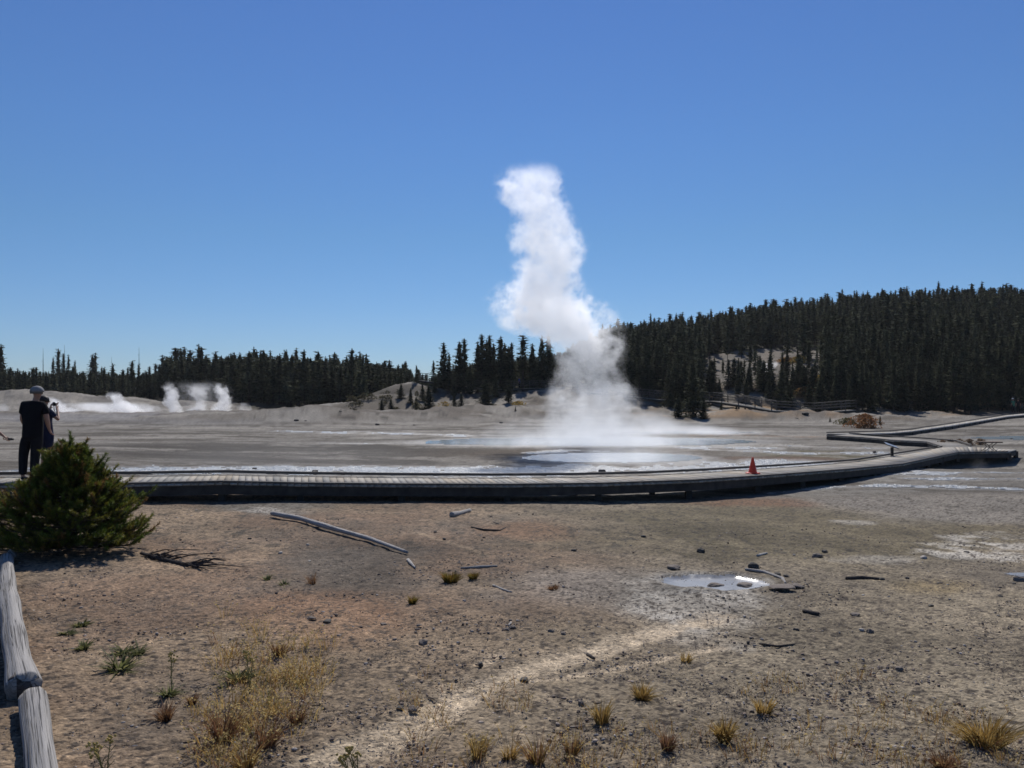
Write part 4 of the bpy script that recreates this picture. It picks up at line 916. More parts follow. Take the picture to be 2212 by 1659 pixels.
tuft(2130, 1610, 60, 60, STRAW, 'large pale tangled straw tuft at the lower right edge', 420, lean=1.4)
tuft(2040, 1660, 40, 40, RUST, 'brown tuft at the bottom edge, lower right', 260, lean=1.2)
tuft(480, 1600, 30, 90, RUST, 'rusty grass tuft at the lower left of the dry patch', 130, seeds=.8, wid=.0024, lean=.6)
tuft(530, 1660, 30, 70, RUST + STRAW, 'rusty tuft at the bottom left of the dry patch', 130, seeds=.8, wid=.0024, lean=.8)
tuft(575, 1610, 34, 70, RUST, 'reddish tuft at the lower middle of the dry patch', 130, seeds=.8, wid=.0024, lean=.7)
tuft(640, 1560, 26, 50, RUST, 'reddish tuft at the lower right of the dry patch', 130, seeds=.8, wid=.0024, lean=.7)
tuft(600, 1415, 16, 34, RUST, 'small rusty tuft at the top right of the dry patch', 120, lean=.5)
tuft(358, 1555, 20, 34, RUST, 'small rusty tuft left of the dry patch', 140, lean=.8)
tuft(415, 1520, 16, 26, RUST, 'faint rusty tuft between green plants and dry patch', 90, lean=.8)
tuft(675, 1262, 14, 26, RUST, 'faint brown wisps on the slope left of the yellow tuft', 60, lean=.6)
tuft(650, 1480, 18, 30, STRAW, 'thin straw wisps at the right rim of the dry patch', 90, lean=.8)
tuft(1650, 1540, 30, 34, STRAW, 'thin straw wisps in the right gravel', 80, lean=.9)
tuft(1480, 1430, 20, 22, STRAW, 'tiny straw wisps beside the upper track', 60, lean=.9)
for i, (a, b, rp_, hp, lb) in enumerate([(178, 1352, 17, 12, 'small green rosette plant, topmost of the left group'), (146, 1370, 13, 10, 'small green rosette left below the topmost one'), (183, 1402, 16, 16, 'green rosette plant in the middle of the left group'), (262, 1412, 24, 18, 'largest green rosette plant of the left group'),
                                        (299, 1414, 12, 16, 'small green rosette touching the largest one on its right'), (258, 1450, 22, 24, 'spiky green plant with dark shade below the largest rosette'), (578, 1253, 11, 10, 'small green plant on the slope, upper of two'), (613, 1265, 12, 9, 'small green plant on the slope, lower of two'),
                                        (362, 1503, 17, 24, 'green leafy plant at the foot of a tall seed stalk'), (515, 1470, 18, 30, 'green leafy clump inside the dry grass patch')]):
    tuft(a, b, rp_ * 1.1, hp, GRN, lb, 60, cat='plant', name='green_plant', wid=.011, lean=1.9, curve=.7)
def stalk(vx, vy, hpx, label, n=3, spread=.04, seed=0, heads=True):
    p = G(vx, vy); s = p.y / F; e = empty('seed_stalk', tuple(p)); tag(e, label, 'plant'); rg = random.Random(int(vx)); h = hpx * s; mb = MB(); tips = []
    for k in range(n):
        q = Vector((rg.uniform(-spread, spread), rg.uniform(-spread, spread), h * rg.uniform(.75, 1))); mb.tube([(0, 0, -.01), q * .5 + Vector((rg.uniform(-.01, .01), 0, 0)), q], [.004, .003, .002], 5); tips.append(q)
        for j in range(5):
            t = rg.uniform(.3, .9); a = rg.uniform(0, 6.28); l = .05; c = q * t; mb.tube([c, c + Vector((math.cos(a) * l * .6, math.sin(a) * l * .6, l * .7))], [.002, .001], 4)
    o = mb.build('stem', M['stalk'], e); hb = []
    for q in tips:
        for j in range(9): hb.append(q + Vector((rg.gauss(0, .014), rg.gauss(0, .014), rg.uniform(-.03, .015))))
    mb = MB()
    for c in hb: mb.tube([c - Vector((0, 0, .006)), c, c + Vector((0, 0, .007))], [.003, .008, .003], 6)
    mb.build('flower_head', M['seedhead'], e)
M['stalk'] = plain('olive_stalk', (.16, .15, .05), .7, .2, 20); M['seedhead'] = plain('dry_flower', (.40, .29, .08), .8, .3, 40)
stalk(232, 1690, 95, 'yellow flower stalks rising at the bottom edge near the cracked log', 4, .09)
stalk(772, 1700, 78, 'brown-yellow seed stalks at the bottom edge on the pale track', 5, .08)
stalk(372, 1500, 92, 'tall thin seed stalk with green leaves left of the dry patch', 2, .02)
stalk(540, 1500, 100, 'thin yellowish stalk with seed heads at the top of the dry patch', 3, .05)
# the yellow dry patch: fine stems nobody could count
def dry_patch():
    r = np.random.default_rng(8); V, Fs_, Cs_, o = [], [], [], 0
    pl = [(480, 1560), (520, 1500), (560, 1480), (600, 1470), (640, 1500), (560, 1560), (520, 1620), (470, 1640), (510, 1440), (680, 1450), (540, 1540), (600, 1530), (470, 1600), (630, 1450), (560, 1420), (500, 1400)]
    for i in range(150):
        a, b = pl[r.integers(len(pl))]; p = G(a + r.normal(0, 26), b + r.normal(0, 34)); s = p.y / F
        c = STRAW if r.uniform() < .72 else RUST if r.uniform() < .8 else GRN
        W, Fq, Cc = blades(900 + i, int(r.integers(7, 18)), .07, r.uniform(24, 52) * s, c, lean=.9, wid=.0022, seeds=1.6, curve=.6)
        V.append(W + np.array(p)); Fs_.append(Fq + o); Cs_.append(Cc * 1.15); o += len(W)
    for i in range(330):      # sparse wisps over the lower foreground
        a, b = r.uniform(860, 2250), r.uniform(1460, 1700); p = G(a, b)
        if fbm(np.array([p.x * 1.5]), np.array([p.y * 1.5]), 77, 3)[0] < .5: continue
        W, Fq, Cc = blades(1300 + i, int(r.integers(5, 14)), .06, r.uniform(.05, .13), STRAW + RUST, lean=1., wid=.002, seeds=.8)
        V.append(W + np.array(p)); Fs_.append(Fq + o); Cs_.append(Cc); o += len(W)
    g_ = link('dry_grass', np_mesh('dry_grass', np.concatenate(V), np.concatenate(Fs_), np.concatenate(Cs_)), M['grass'])
    tag(g_, 'fine yellow dry grass spreading over the left foreground', 'grass', kind='stuff')
dry_patch()

# ------------------------------------------------------------------ cone, bench, sign
def on_deck(vx, vy, d):
    p = at(vx, vy, d); return p
def lathe(name, prof, mat, parent, seg=20, smooth=True):
    V = []; Fc = []
    for r_, z_ in prof:
        V += [(r_ * math.cos(2 * math.pi * k / seg), r_ * math.sin(2 * math.pi * k / seg), z_) for k in range(seg)]
    for i in range(len(prof) - 1):
        Fc += [(i * seg + k, i * seg + (k + 1) % seg, (i + 1) * seg + (k + 1) % seg, (i + 1) * seg + k) for k in range(seg)]
    Fc.append(tuple((len(prof) - 1) * seg + k for k in range(seg)))
    me = bpy.data.meshes.new(name); me.from_pydata(V, [], Fc); me.update(); return link(name, me, mat, parent, smooth)
M['cone'] = plain('orange_rubber', (.80, .06, .018), .45, .12, 6, .4); M['black'] = plain('black_plastic', (.012, .012, .013), .5, .2, 10)
def deck_level(x, y_):
    best = None
    for (a, b), (c, d) in zip(MAIN[:-1], MAIN[1:]):
        m0, m1 = (a + b) / 2, (c + d) / 2; v = m1 - m0; t = ((x - m0.x) * v.x + (y_ - m0.y) * v.y) / (v.x ** 2 + v.y ** 2); t = min(1, max(0, t))
        q_ = m0 + v * t; dd = math.hypot(q_.x - x, q_.y - y_)
        if best is None or dd < best[0]: best = (dd, q_.z)
    return best[1]
p = at(1626, 1017, 22.0); e = empty('traffic_cone', (p.x, p.y, deck_level(p.x, p.y) + .004), .3); tag(e, 'orange-red traffic cone standing at the far edge of the boardwalk', 'traffic cone')
lathe('cone_body', [(.125, .03), (.115, .05), (.028, .44), (.024, .455), (.018, .457)], M['cone'], e)
mb = MB(); mb.box((-.15, -.15, 0), (.15, .15, .03)); b_ = mb.build('base', M['cone'], e); bv = b_.modifiers.new('b', 'BEVEL'); bv.width = .012; bv.segments = 2
p = at(2137, 974, 34.2); e = empty('bench', (p.x, p.y, deck_level(p.x, p.y) + .01), -.12); tag(e, 'backless plank bench with curved crossing iron legs on the platform', 'bench')
mb = MB()
for k in range(3): mb.box((-.46, -.2 + k * .136, .35), (.46, -.2 + k * .136 + .125, .4))
M['seat'] = plain('brown_plank', (.16, .105, .07), .7, .3, 8); mb.build('seat', M['seat'], e)
for s_ in (-1, 1):
    mb = MB()
    for yv in (-.14, .14):
        mb.tube([(s_ * (.25 - .19 * math.sin(k / 10 * math.pi)), yv, .35 * k / 10) for k in range(11)], .014, 6)
    mb.tube([(s_ * .06, -.14, .175), (s_ * .06, .14, .175)], .010, 6); mb.build('leg', M['black'], e, True)
p = at(1927, 975, 31.6); zl = deck_level(p.x, p.y); e = empty('information_sign', (p.x, p.y, zl - .15), -.15); tag(e, 'low tilted information panel on a short post behind the boardwalk', 'sign')
mb = MB(); mb.box((-.05, -.04, 0), (.05, .04, .50)); mb.build('post', M['beam'], e)
M['panel'] = plain('grey_panel', (.34, .36, .38), .35, .25, 5, .5); me_ = MB()
me_.hexa([(-.27, -.16, .60), (.22, -.16, .43), (.22, .2, .50), (-.27, .2, .68), (-.27, -.16, .625), (.22, -.16, .455), (.22, .2, .525), (-.27, .2, .705)]); me_.build('panel_frame', M['beam'], e)
me_ = MB(); me_.hexa([(-.25, -.14, .632), (.2, -.14, .474), (.2, .18, .538), (-.25, .18, .705), (-.25, -.14, .637), (.2, -.14, .479), (.2, .18, .543), (-.25, .18, .710)]); me_.build('panel', M['panel'], e)

# ------------------------------------------------------------------ people
M['skin'] = plain('skin', (.34, .19, .13), .55, .1, 10, .35); M['blackcloth'] = plain('black_cloth', (.010, .010, .012), .9, .2, 12, .1); M['navy'] = plain('navy_cloth', (.018, .022, .05), .9, .2, 12, .1)
M['cap'] = plain('grey_cap', (.20, .20, .205), .85, .15, 20); M['hair'] = plain('dark_hair', (.03, .022, .018), .6, .3, 30); M['green'] = plain('green_cloth', (.05, .16, .10), .85, .15, 12); M['white'] = plain('white_cloth', (.6, .6, .6), .8, .1, 12)
M['darkjean'] = plain('dark_trousers', (.014, .014, .017), .9, .2, 12, .1); M['blue'] = plain('blue_cloth', (.05, .07, .25), .85, .15, 12); M['shoe'] = plain('shoe', (.03, .025, .022), .7, .2, 12); M['grey_hair'] = plain('grey_hair', (.12, .11, .10), .7, .2, 40)
def skin(name, chains, mat, parent, sub=2):
    """chains: lists of (point, radius or (rx, ry)); equal points are joined into one surface"""
    V = []; Ed = []; Rr = []; key = {}; roots = []
    for ch in chains:
        prev = None
        for p_, r_ in ch:
            k = tuple(round(c, 4) for c in p_)
            if k not in key: key[k] = len(V); V.append(tuple(p_)); Rr.append(r_ if isinstance(r_, tuple) else (r_, r_))
            i = key[k]
            if prev is not None and prev != i: Ed.append((prev, i))
            elif prev is None and not any(i in e_ for e_ in Ed): roots.append(i)
            prev = i
    me = bpy.data.meshes.new(name); me.from_pydata(V, Ed, []); o = link(name, me, mat, parent)
    m_ = o.modifiers.new('skin', 'SKIN'); m_.use_smooth_shade = True
    for i, r_ in enumerate(Rr): me.skin_vertices[0].data[i].radius = r_
    for i in roots: me.skin_vertices[0].data[i].use_root = True
    s2 = o.modifiers.new('sub', 'SUBSURF'); s2.levels = sub; s2.render_levels = sub; return o
def person(label, J, cloth, look, k=1.0, sleeve='short', hat=None, hair='hair', shorts=False, group=None, fingers=True, bulk=1.0):
    """J: world joints. look: unit vector of the gaze"""
    root = empty('person', (0, 0, 0)); tag(root, label, 'person', group); b = bulk * k
    g = {a: Vector(v) for a, v in J.items()}; look = Vector(look).normalized(); up = Vector((0, 0, 1))
    W_ = (.12 * b, .08 * b); Cst = (.125 * b, .08 * b); side = (g['shR'] - g['shL']).normalized()
    hd = g['head']; chains = [
        [(g['pelvis'], W_), (g['waist'], (.11 * b, .075 * b)), (g['chest'], Cst), (g['neckb'], (.06 * b, .055 * b)), (g['neck'], .055 * k), (hd - up * .05 * k + look * .015 * k, (.07 * k, .078 * k)), (hd + up * .03 * k, (.078 * k, .092 * k)), (hd + up * .085 * k, (.05 * k, .06 * k))]]
    for s_ in 'LR':
        chains.append([(g['chest'], Cst), (g['sh' + s_], .062 * b), (g['el' + s_], .042 * b), (g['el' + s_].lerp(g['wr' + s_], .35), .043 * b), (g['wr' + s_], .027 * k), (g['wr' + s_].lerp(g['ha' + s_], .6), (.038 * k, .018 * k)), (g['ha' + s_], (.034 * k, .014 * k))])
        chains.append([(g['pelvis'], W_), (g['hip' + s_], .092 * b), (g['kn' + s_], .055 * b), (g['kn' + s_].lerp(g['an' + s_], .3), .056 * b), (g['an' + s_], .036 * k), (g['to' + s_].lerp(g['an' + s_], .25), .034 * k), (g['to' + s_], .026 * k)])
        if fingers:
            wr, ha = g['wr' + s_], g['ha' + s_]; f = (ha - wr).normalized(); sd = f.cross(look).normalized(); nrm = sd.cross(f).normalized(); L = [.072, .08, .075, .06]
            for i in range(4):
                c = ha + sd * (i - 1.5) * .021 * k - f * .02 * k; chains.append([(c, .0095 * k), (c + f * .045 * k, .0092 * k), (c + f * (.045 + L[i] * .45) * k + nrm * .022 * k, .0085 * k), (c + f * (.045 + L[i] * .6) * k + nrm * .048 * k, .007 * k)])
            c = wr.lerp(ha, .35) - sd * .03 * k; chains.append([(c, .011 * k), (c - sd * .025 * k + f * .025 * k + nrm * .01 * k, .0105 * k), (c - sd * .03 * k + f * .055 * k + nrm * .025 * k, .009 * k)])
    body = skin('body', chains, M['skin'], root)
    # ears, nose, eyes as small skinned nubs on the head, one mesh
    mb = MB(); hs = look.cross(up).normalized()
    for s_ in (-1, 1): mb.tube([hd + hs * s_ * .072 * k + up * .015 * k, hd + hs * s_ * .088 * k - look * .012 * k, hd + hs * s_ * .078 * k - up * .03 * k], [.012 * k, .016 * k, .01 * k], 6)
    mb.tube([hd + look * .08 * k + up * .02 * k, hd + look * .108 * k - up * .018 * k, hd + look * .085 * k - up * .03 * k], [.008 * k, .014 * k, .01 * k], 6)
    mb.build('ear_and_nose', M['skin'], root, True)
    top, bot = cloth
    sh = [[(g['pelvis'] - up * .13 * k, (.185 * b, .14 * b)), (g['pelvis'], (.19 * b, .145 * b)), (g['waist'], (.18 * b, .13 * b)), (g['chest'], (.205 * b, .16 * b)), (g['neckb'], (.09 * b, .085 * b))]]
    for s_ in 'LR':
        u = g['sh' + s_].lerp(g['el' + s_], .72 if sleeve == 'short' else 1.0)
        c = [(g['chest'], (.205 * b, .16 * b)), (g['sh' + s_], .088 * b), (u, .072 * b)]
        if sleeve == 'long': c.append((g['wr' + s_], .045 * b))
        sh.append(c)
    skin('shirt', sh, M[top], root)
    tr = [[(g['pelvis'] + up * .15 * k, (.16 * b, .12 * b)), (g['pelvis'], (.17 * b, .125 * b))]]
    for s_ in 'LR':
        c = [(g['pelvis'], (.17 * b, .125 * b)), (g['hip' + s_], .115 * b)]
        c += [(g['hip' + s_].lerp(g['kn' + s_], .8), .095 * b)] if shorts else [(g['kn' + s_], .083 * b), (g['an' + s_] + up * .02, .068 * b)]
        tr.append(c)
    skin('shorts' if shorts else 'trousers', tr, M[bot], root)
    for s_ in 'LR':
        a, t = g['an' + s_], g['to' + s_]; skin('shoe', [[(a - up * .035 * k - (t - a).normalized() * .04 * k, .045 * k), (a.lerp(t, .5) - up * .01, (.045 * k, .038 * k)), (t, (.045 * k, .03 * k))]], M['shoe'], root, 1)
    def dome(name, mat, r1, z0, back=0):
        V = []; Fc = []; n_, m_ = 18, 8
        f2 = Vector((look.x, look.y, 0)).normalized(); s2 = f2.cross(up)
        for j in range(m_ + 1):
            ph = math.pi / 2 * (1 - j / m_ * z0)
            for i in range(n_):
                a = 2 * math.pi * i / n_; v = (f2 * math.cos(a) * 1.12 + s2 * math.sin(a)) * math.cos(ph) * r1 + up * math.sin(ph) * r1 * 1.0
                V.append(hd + up * .025 * k - f2 * back + v)
        for j in range(m_):
            Fc += [(j * n_ + i, (j + 1) * n_ + i, (j + 1) * n_ + (i + 1) % n_, j * n_ + (i + 1) % n_) for i in range(n_)]
        me = bpy.data.meshes.new(name); me.from_pydata([tuple(v) for v in V], [], Fc); me.update(); o = link(name, me, mat, root, True)
        so_ = o.modifiers.new('t', 'SOLIDIFY'); so_.thickness = .006; return o, f2, s2
    dome('hair', M[hair], .101 * k, 1.28, .012 * k)
    if hat:
        c_, f2, s2 = dome('cap', M[hat], .111 * k, 1.02)
        V = []; n_ = 8
        for j in range(2):
            for i in range(n_):
                a = (i / (n_ - 1) - .5) * 2.0; rr = (.11 if j == 0 else .185) * k; V.append(hd + up * (.03 - .012 * j) * k + f2 * math.cos(a) * rr * 1.08 + s2 * math.sin(a) * (.105 if j == 0 else .1) * k * 1.0)
        me = bpy.data.meshes.new('brim'); me.from_pydata([tuple(v) for v in V], [], [(i, i + 1, n_ + i + 1, n_ + i) for i in range(n_ - 1)]); me.update()
        o = link('brim', me, M[hat], c_, True); s3 = o.modifiers.new('t', 'SOLIDIFY'); s3.thickness = .006
    return root
def Z1(a, b, d): return at((a / 3.687) / 1.8517, (1500 + b / 3.687) / 1.8517, d)
D = 15.9; md_ = at(72, 1040, D); dz_ = deck_level(md_.x, md_.y)
def foot(a, b, d, fx, fy):
    an = Z1(a, b, d); an.z = dz_ + .085; to = an + Vector((fx, fy, -.05)); return an, to
anL, toL = foot(335, 1480, D, -.03, .17); anR, toR = foot(495, 1480, D + .05, .08, .15)
JM = dict(pelvis=Z1(480, 880, D), waist=Z1(490, 720, D), chest=Z1(510, 500, D), neckb=Z1(525, 385, D), neck=Z1(535, 345, D), head=Z1(545, 262, D),
          shL=Z1(365, 440, D), elL=Z1(325, 650, D + .03), wrL=Z1(400, 790, D + .22), haL=Z1(440, 800, D + .28), shR=Z1(650, 450, D + .03), elR=Z1(690, 650, D + .02), wrR=Z1(725, 800, D + .1), haR=Z1(755, 855, D + .15),
          hipL=Z1(395, 920, D), knL=Z1(345, 1170, D + .02), anL=anL, toL=toL, hipR=Z1(555, 920, D), knR=Z1(520, 1170, D + .04), anR=anR, toR=toR)
person('man in black t-shirt and grey cap seen from behind, standing on the boardwalk', JM, ('blackcloth', 'darkjean'), (.55, .83, -.03), hat='cap', hair='grey_hair', bulk=1.14)
D2 = 16.55; dz_ = deck_level(md_.x, md_.y)
anL, toL = foot(640, 1480, D2, .05, .16); anR, toR = foot(705, 1480, D2 - .05, .08, .15)
JW = dict(pelvis=Z1(690, 880, D2), waist=Z1(675, 750, D2), chest=Z1(665, 570, D2), neckb=Z1(660, 480, D2), neck=Z1(658, 450, D2), head=Z1(652, 385, D2 + .0),
          shL=Z1(600, 520, D2 + .1), elL=Z1(690, 600, D2 + .33), wrL=Z1(738, 500, D2 + .33), haL=Z1(752, 455, D2 + .32), shR=Z1(722, 530, D2 - .08), elR=Z1(862, 662, D2 - .02), wrR=Z1(848, 530, D2 + .16), haR=Z1(835, 450, D2 + .24),
          hipL=Z1(640, 930, D2), knL=Z1(635, 1180, D2 + .02), anL=anL, toL=toL, hipR=Z1(735, 930, D2 - .03), knR=Z1(715, 1180, D2), anR=anR, toR=toR)
person('woman in navy shorts half hidden behind the man, raising a camera with both hands', JW, ('navy', 'navy'), (.75, .66, 0), shorts=True, k=.93, bulk=.84)
c = Z1(795, 432, D2 + .33); e = empty('camera_in_hands', tuple(c), -.9); tag(e, 'small black camera held up in the woman\'s hands', 'camera')
mb = MB(); mb.box((-.055, -.02, -.035), (.055, .02, .035)); mb.box((-.03, -.018, .035), (.01, .018, .048)); mb.build('camera_body', M['black'], e)
o = lathe('lens', [(.028, 0), (.028, .03), (.022, .045), (.018, .045)], M['black'], e, 16); o.rotation_euler = (-math.pi / 2, 0, 0); o.location = (0, .02, 0)
mb = MB(); mb.tube([(.05, 0, 0), (.07, 0, -.08), (.03, .01, -.15), (-.03, 0, -.1), (-.05, 0, 0)], .005, 5); mb.build('strap', M['black'], e)
def standing(label, base, yaw, h, cloth, look, **kw):
    k = h / 1.75; c, s_ = math.cos(yaw), math.sin(yaw)
    def L(x, y_, z_): return Vector((base[0] + (x * c - y_ * s_) * k, base[1] + (x * s_ + y_ * c) * k, base[2] + z_ * k))
    J = dict(pelvis=L(0, 0, .93), waist=L(0, 0, 1.08), chest=L(0, .01, 1.3), neckb=L(0, 0, 1.44), neck=L(0, .01, 1.5), head=L(0, .02, 1.62), shL=L(-.17, 0, 1.38), elL=L(-.23, -.02, 1.1), wrL=L(-.22, .06, .87), haL=L(-.21, .09, .79),
             shR=L(.17, 0, 1.38), elR=L(.23, -.02, 1.1), wrR=L(.22, .06, .87), haR=L(.21, .09, .79), hipL=L(-.09, 0, .88), knL=L(-.1, .03, .48), anL=L(-.11, 0, .09), toL=L(-.13, .17, .035), hipR=L(.09, 0, .88), knR=L(.1, -.02, .48), anR=L(.11, -.06, .09), toR=L(.13, .11, .035))
    for a in list(kw):
        if a in J: J[a] = Vector(kw.pop(a))
    return person(label, J, cloth, look, k=k, **kw)
pl = at(-42, 1040, 15.8)
standing('person mostly beyond the left edge, only a forearm with a dark object in view', (pl.x, pl.y, deck_level(pl.x, pl.y) + .005), .1, 1.72, ('green', 'darkjean'), (0, 1, 0), elR=Z1(-130, 760, 15.85), wrR=Z1(40, 890, 15.95), haR=Z1(100, 935, 15.98))
c = Z1(160, 945, 15.98); e = empty('handheld_case', tuple(c)); tag(e, 'small black case in the hand reaching in at the left edge', 'case'); mb = MB(); mb.box((-.05, -.03, -.022), (.05, .03, .022)); b_ = mb.build('case_body', M['black'], e); bv = b_.modifiers.new('b', 'BEVEL'); bv.width = .008
mb = MB(); mb.box((-.02, -.032, -.006), (.02, -.0305, .006)); mb.build('clasp', M['rail'], e)
pg = onz(2192, 893.5, zz + .02)
standing('person in green shirt and white cap walking on the distant boardwalk', (pg.x, pg.y + .3, zz + .03), .3, 1.75, ('green', 'darkjean'), (-.3, .9, 0), hat='white', fingers=False)
pg = onz(2207, 893, zz + .04)
standing('dark-clothed person at the right edge of the distant boardwalk', (pg.x, pg.y + .6, zz + .04), -.2, 1.68, ('darkjean', 'darkjean'), (0, 1, 0), fingers=False)
pb = rp[2].lerp(rp[3], .62)
standing('tiny person in blue on the railed ridge walkway', (pb.x, pb.y + .8, pb.z + .01), 1.4, 1.7, ('blue', 'darkjean'), (-1, 0, 0), fingers=False)

# ------------------------------------------------------------------ steam
def steam(name, label, prof, d, dens, scale, amp=.55, ky=1.0, ry=None, dz=None, soft=.35, g=.5, step=.3, lean=0, warp=.0, cat='steam', dtop=1.0, z0=None, detail=4, seed=0.0, rough=.66, widen=1.05, endk=4.5):
    """prof: (vy, vx left, vx right) from bottom to top, at distance d"""
    P = []
    for vy, a, b in prof:
        l, r_ = at(a, vy, d), at(b, vy, d); P.append((l.z, (l.x + r_.x) / 2, (r_.x - l.x) / 2 * widen))
    zb, zt = P[0][0], P[-1][0]; Hh = zt - zb; cxm = sum(p[1] for p in P) / len(P); RM_ = max(p[2] for p in P); OM = max(abs(p[1] - cxm) for p in P) + 1e-3
    V = []; Fc = []; seg = 16; gr = 1.32; rows = 22
    zsn = np.array([p[0] for p in P])
    for i in range(rows + 1):
        zv = zb - .02 * Hh + 1.05 * Hh * i / rows; cx_ = np.interp(zv, zsn, [p[1] for p in P]); r_ = np.interp(zv, zsn, [p[2] for p in P]) * gr + .02 * RM_
        yr = (ry * gr if ry else r_ * ky)
        if i in (0, rows): r_ *= .8; yr *= .8
        V += [(cx_ + r_ * math.cos(2 * math.pi * k / seg) - cxm, yr * math.sin(2 * math.pi * k / seg), zv - zb) for k in range(seg)]
    for i in range(rows): Fc += [(i * seg + k, i * seg + (k + 1) % seg, (i + 1) * seg + (k + 1) % seg, (i + 1) * seg + k) for k in range(seg)]
    Fc += [tuple(range(seg))[::-1], tuple(rows * seg + k for k in range(seg))]
    me = bpy.data.meshes.new(name); me.from_pydata(V, [], Fc); me.update()
    m, nt, p_, out = mat_new(name + '_volume'); nt.nodes.remove(p_)
    tc = N(nt, 'ShaderNodeTexCoord').outputs['Object']; sx = N(nt, 'ShaderNodeSeparateXYZ'); nt.links.new(tc, sx.inputs[0])
    zn = mth(nt, 'DIVIDE', sx.outputs[2], Hh, clamp=True)
    def curve(vals):
        n_ = N(nt, 'ShaderNodeFloatCurve'); cv = n_.mapping.curves[0]; pts = [((p[0] - zb) / Hh, v) for p, v in zip(P, vals)]
        cv.points[0].location = pts[0]; cv.points[1].location = pts[-1]
        for q_ in pts[1:-1]: cv.points.new(*q_)
        for q_ in cv.points: q_.handle_type = 'AUTO'
        n_.mapping.use_clip = False; n_.mapping.update(); nt.links.new(zn, n_.inputs['Value']); return n_.outputs[0]
    cxn = mth(nt, 'MULTIPLY', mth(nt, 'SUBTRACT', curve([(p[1] - cxm) / OM / 2 + .5 for p in P]), .5), 2 * OM)
    rn = mth(nt, 'MULTIPLY', curve([p[2] / RM_ for p in P]), RM_)
    # domain warp then fractal noise
    ns = N(nt, 'ShaderNodeMapping'); ns.inputs['Location'].default_value = (seed, seed * 1.7, -seed); nt.links.new(tc, ns.inputs[0])
    n_ = noise(nt, ns.outputs[0], scale, detail, rough)
    n2_ = noise(nt, ns.outputs[0], scale * .38, 1, .5)
    dx = mth(nt, 'DIVIDE', mth(nt, 'SUBTRACT', sx.outputs[0], cxn), rn)
    dy = mth(nt, 'DIVIDE', sx.outputs[1], ry) if ry else mth(nt, 'DIVIDE', sx.outputs[1], mth(nt, 'MULTIPLY', rn, ky))
    dist_ = mth(nt, 'SQRT', mth(nt, 'ADD', mth(nt, 'MULTIPLY', dx, dx), mth(nt, 'MULTIPLY', dy, dy)))
    q_ = mth(nt, 'ADD', mth(nt, 'SUBTRACT', 1, dist_), mth(nt, 'MULTIPLY', mth(nt, 'SUBTRACT', n_, .5), amp * 4))
    q_ = mth(nt, 'ADD', q_, mth(nt, 'MULTIPLY', mth(nt, 'SUBTRACT', n2_, .5), amp * 2.2))
    # fade inside the hull's rim and at its two ends
    rim = mth(nt, 'MULTIPLY', mth(nt, 'SUBTRACT', 1.26, dist_), 4, clamp=True)
    endt = mth(nt, 'MULTIPLY', mth(nt, 'SUBTRACT', 1, zn), endk, clamp=True)
    q_ = mth(nt, 'DIVIDE', q_, soft, clamp=True); q_ = mth(nt, 'MULTIPLY', mth(nt, 'MULTIPLY', q_, rim), endt)
    q_ = mth(nt, 'POWER', q_, 1.4)
    dv = curve([v for v in (dz if dz else [1] * len(P))])
    de = mth(nt, 'MULTIPLY', mth(nt, 'MULTIPLY', q_, mth(nt, 'MAXIMUM', dv, 0)), dens)
    v = N(nt, 'ShaderNodeVolumePrincipled'); v.inputs['Color'].default_value = (1, 1, 1, 1); v.inputs['Anisotropy'].default_value = g
    nt.links.new(de, v.inputs['Density']); nt.links.new(v.outputs[0], out.inputs['Volume']); m.cycles.volume_step_rate = step
    o = link(name, me, m); o.location = (cxm, d, zb); tag(o, label, cat); return o
steam('steam_plume', 'tall white steam column rising from the hot spring into the blue sky',
      [(957, 1130, 1420), (940, 1150, 1410), (915, 1180, 1395), (885, 1190, 1375), (850, 1196, 1362), (820, 1205, 1350), (785, 1212, 1342), (750, 1190, 1338), (722, 1130, 1322), (690, 1090, 1312), (660, 1078, 1298), (635, 1078, 1262), (600, 1100, 1242), (565, 1118, 1250), (535, 1112, 1256), (500, 1112, 1243), (465, 1108, 1228), (430, 1085, 1218), (395, 1080, 1210), (365, 1092, 1200), (350, 1105, 1185)],
      41, .9, 1.45, amp=.72, ky=.75, rough=.74, widen=1.08, endk=14, dz=[.12, .16, .22, .28, .34, .36, .42, .6, .9, 1, 1, 1, .95, .85, .8, .75, .62, .7, .8, .75, .6], step=.12, detail=6, soft=.36, seed=3.1)
steam('pool_steam', 'low white steam drifting off the large hot pool', [(962, 930, 1600), (950, 980, 1540), (935, 1030, 1470), (915, 1070, 1440), (890, 1100, 1410)], 41, .42, .7, amp=.5, ry=4.0, dz=[1, .85, .6, .35, .15], step=.1, soft=.9, seed=7)
steam('pool_steam', 'thin steam over the nearer round pool', [(1001, 1110, 1560), (988, 1130, 1540), (975, 1160, 1480), (955, 1190, 1420), (935, 1220, 1400)], 30.5, .36, 1.0, amp=.5, ry=2.2, dz=[.9, .9, .6, .35, .1], step=.1, soft=.9, seed=12)
steam('pool_steam', 'flat steam bank over the far narrow pool at the ridge foot', [(938, 1300, 1700), (930, 1310, 1640), (918, 1320, 1560), (900, 1330, 1470), (880, 1350, 1420)], 52, .45, .5, amp=.5, ry=3.5, dz=[1, .9, .5, .25, .1], step=.1, soft=.8, seed=16)
steam('runoff_steam', 'faint mist trailing over the runoff left of centre', [(1024, 150, 1050), (1010, 180, 1020), (990, 200, 1000), (965, 300, 960), (940, 380, 900)], 26.5, .03, .35, amp=.6, ry=3, dz=[1, .9, .6, .35, .1], step=.15, soft=.8, seed=21)
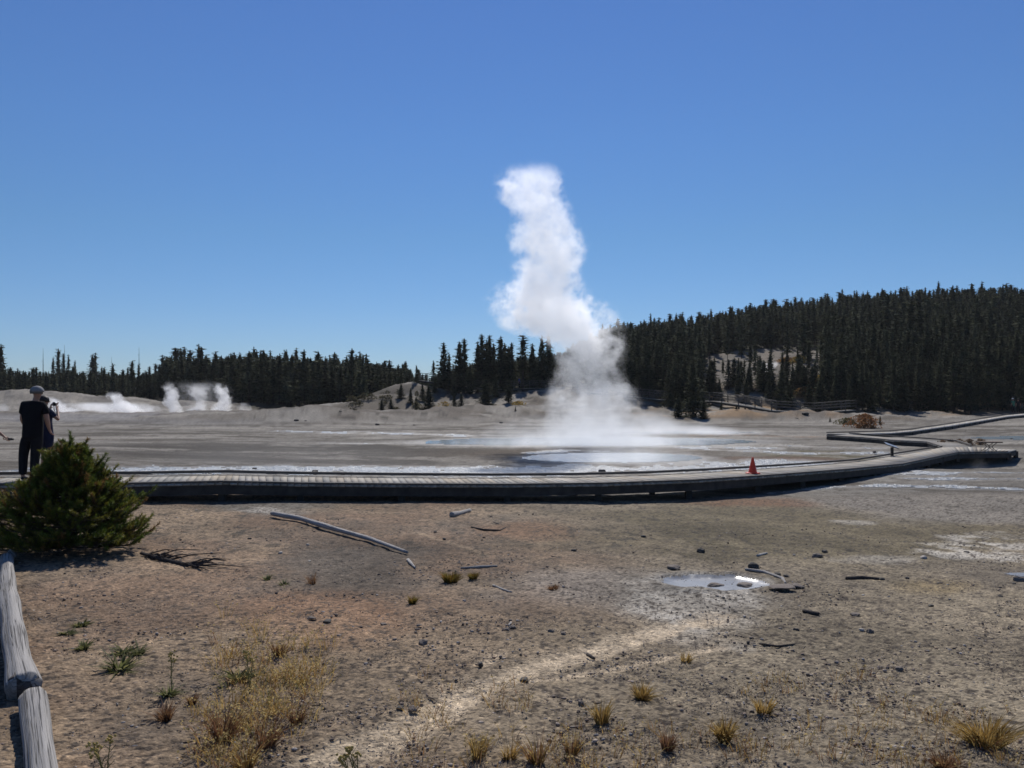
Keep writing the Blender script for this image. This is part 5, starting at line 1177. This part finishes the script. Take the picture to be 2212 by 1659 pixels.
for i, (pr, d, de, lb) in enumerate([
    ([(893, 370, 400), (880, 362, 392), (865, 352, 382), (850, 356, 386), (838, 348, 380), (822, 352, 372)], 101, 1.4, 'curling white steam jet, leftmost of the fumarole group'),
    ([(894, 400, 470), (878, 405, 450), (862, 408, 445), (845, 400, 450), (825, 395, 455)], 102, .65, 'soft billow in the middle of the fumarole group'),
    ([(892, 455, 505), (880, 460, 502), (862, 468, 500), (845, 462, 492), (825, 452, 484)], 101, 1.5, 'bright white steam jet, rightmost of the fumarole group'),
    ([(894, 375, 505), (880, 380, 500), (860, 375, 495), (840, 370, 490), (818, 380, 470)], 104, .05, 'thin grey mist veil behind the fumarole group'),
    ([(893, 255, 320), (882, 248, 300), (868, 240, 275), (855, 232, 262), (845, 234, 256)], 103, 1.6, 'slanting white steam between the people and the fumarole group'),
    ([(897, 120, 370), (888, 130, 350), (878, 140, 320), (868, 150, 290)], 104, .4, 'low white steam band crawling along the terrace foot'),
    ([(893, 120, 180), (880, 105, 150), (865, 95, 130), (855, 90, 115)], 103, 1.0, 'slanting steam streak beside the photographer'),
    ([(892, -10, 26), (880, -5, 22), (868, 0, 20)], 100, .3, 'faint steam puff at the left picture edge'),
    ([(887, 510, 545), (878, 512, 540), (868, 516, 534)], 98, .3, 'little steam puff right of the fumarole group')]):
    steam('fumarole_steam', lb, pr, d, de, 1.15, amp=1.0, ky=.9, dz=[1, .9, .8, .65, .5, .3][:len(pr)], step=.2, soft=.6, seed=30 + i * 3.3)
pr = [(806, 1640, 1664), (796, 1645, 1672), (787, 1652, 1684), (780, 1662, 1688)]
steam('fumarole_steam', 'white steam jet on the bare hillside clearing among the trees', pr, 118, 1.2, .7, amp=.4, dz=[1, .9, .6, .4], step=.2, soft=.5, seed=77)
steam('vent_steam', 'faint vapour under the right end of the platform', [(1018, 2085, 2140), (1000, 2090, 2135), (985, 2095, 2130)], 31.2, .08, 1.6, amp=.5, dz=[1, .8, .3], step=.2, soft=.7, seed=90)

# ------------------------------------------------------------------ the air
mb = MB(); mb.box((-760, -60, -3), (760, 760, 60)); hz_ = mb.build('haze', None)
m, nt, p_, out = mat_new('thin_air'); nt.nodes.remove(p_); v = N(nt, 'ShaderNodeVolumePrincipled'); v.inputs['Color'].default_value = (.93, .96, 1, 1)
v.inputs['Density'].default_value = .00009; v.inputs['Anisotropy'].default_value = .3; nt.links.new(v.outputs[0], out.inputs['Volume']); hz_.data.materials.append(m)
tag(hz_, 'thin pale haze in the air over the basin', 'haze', kind='stuff')
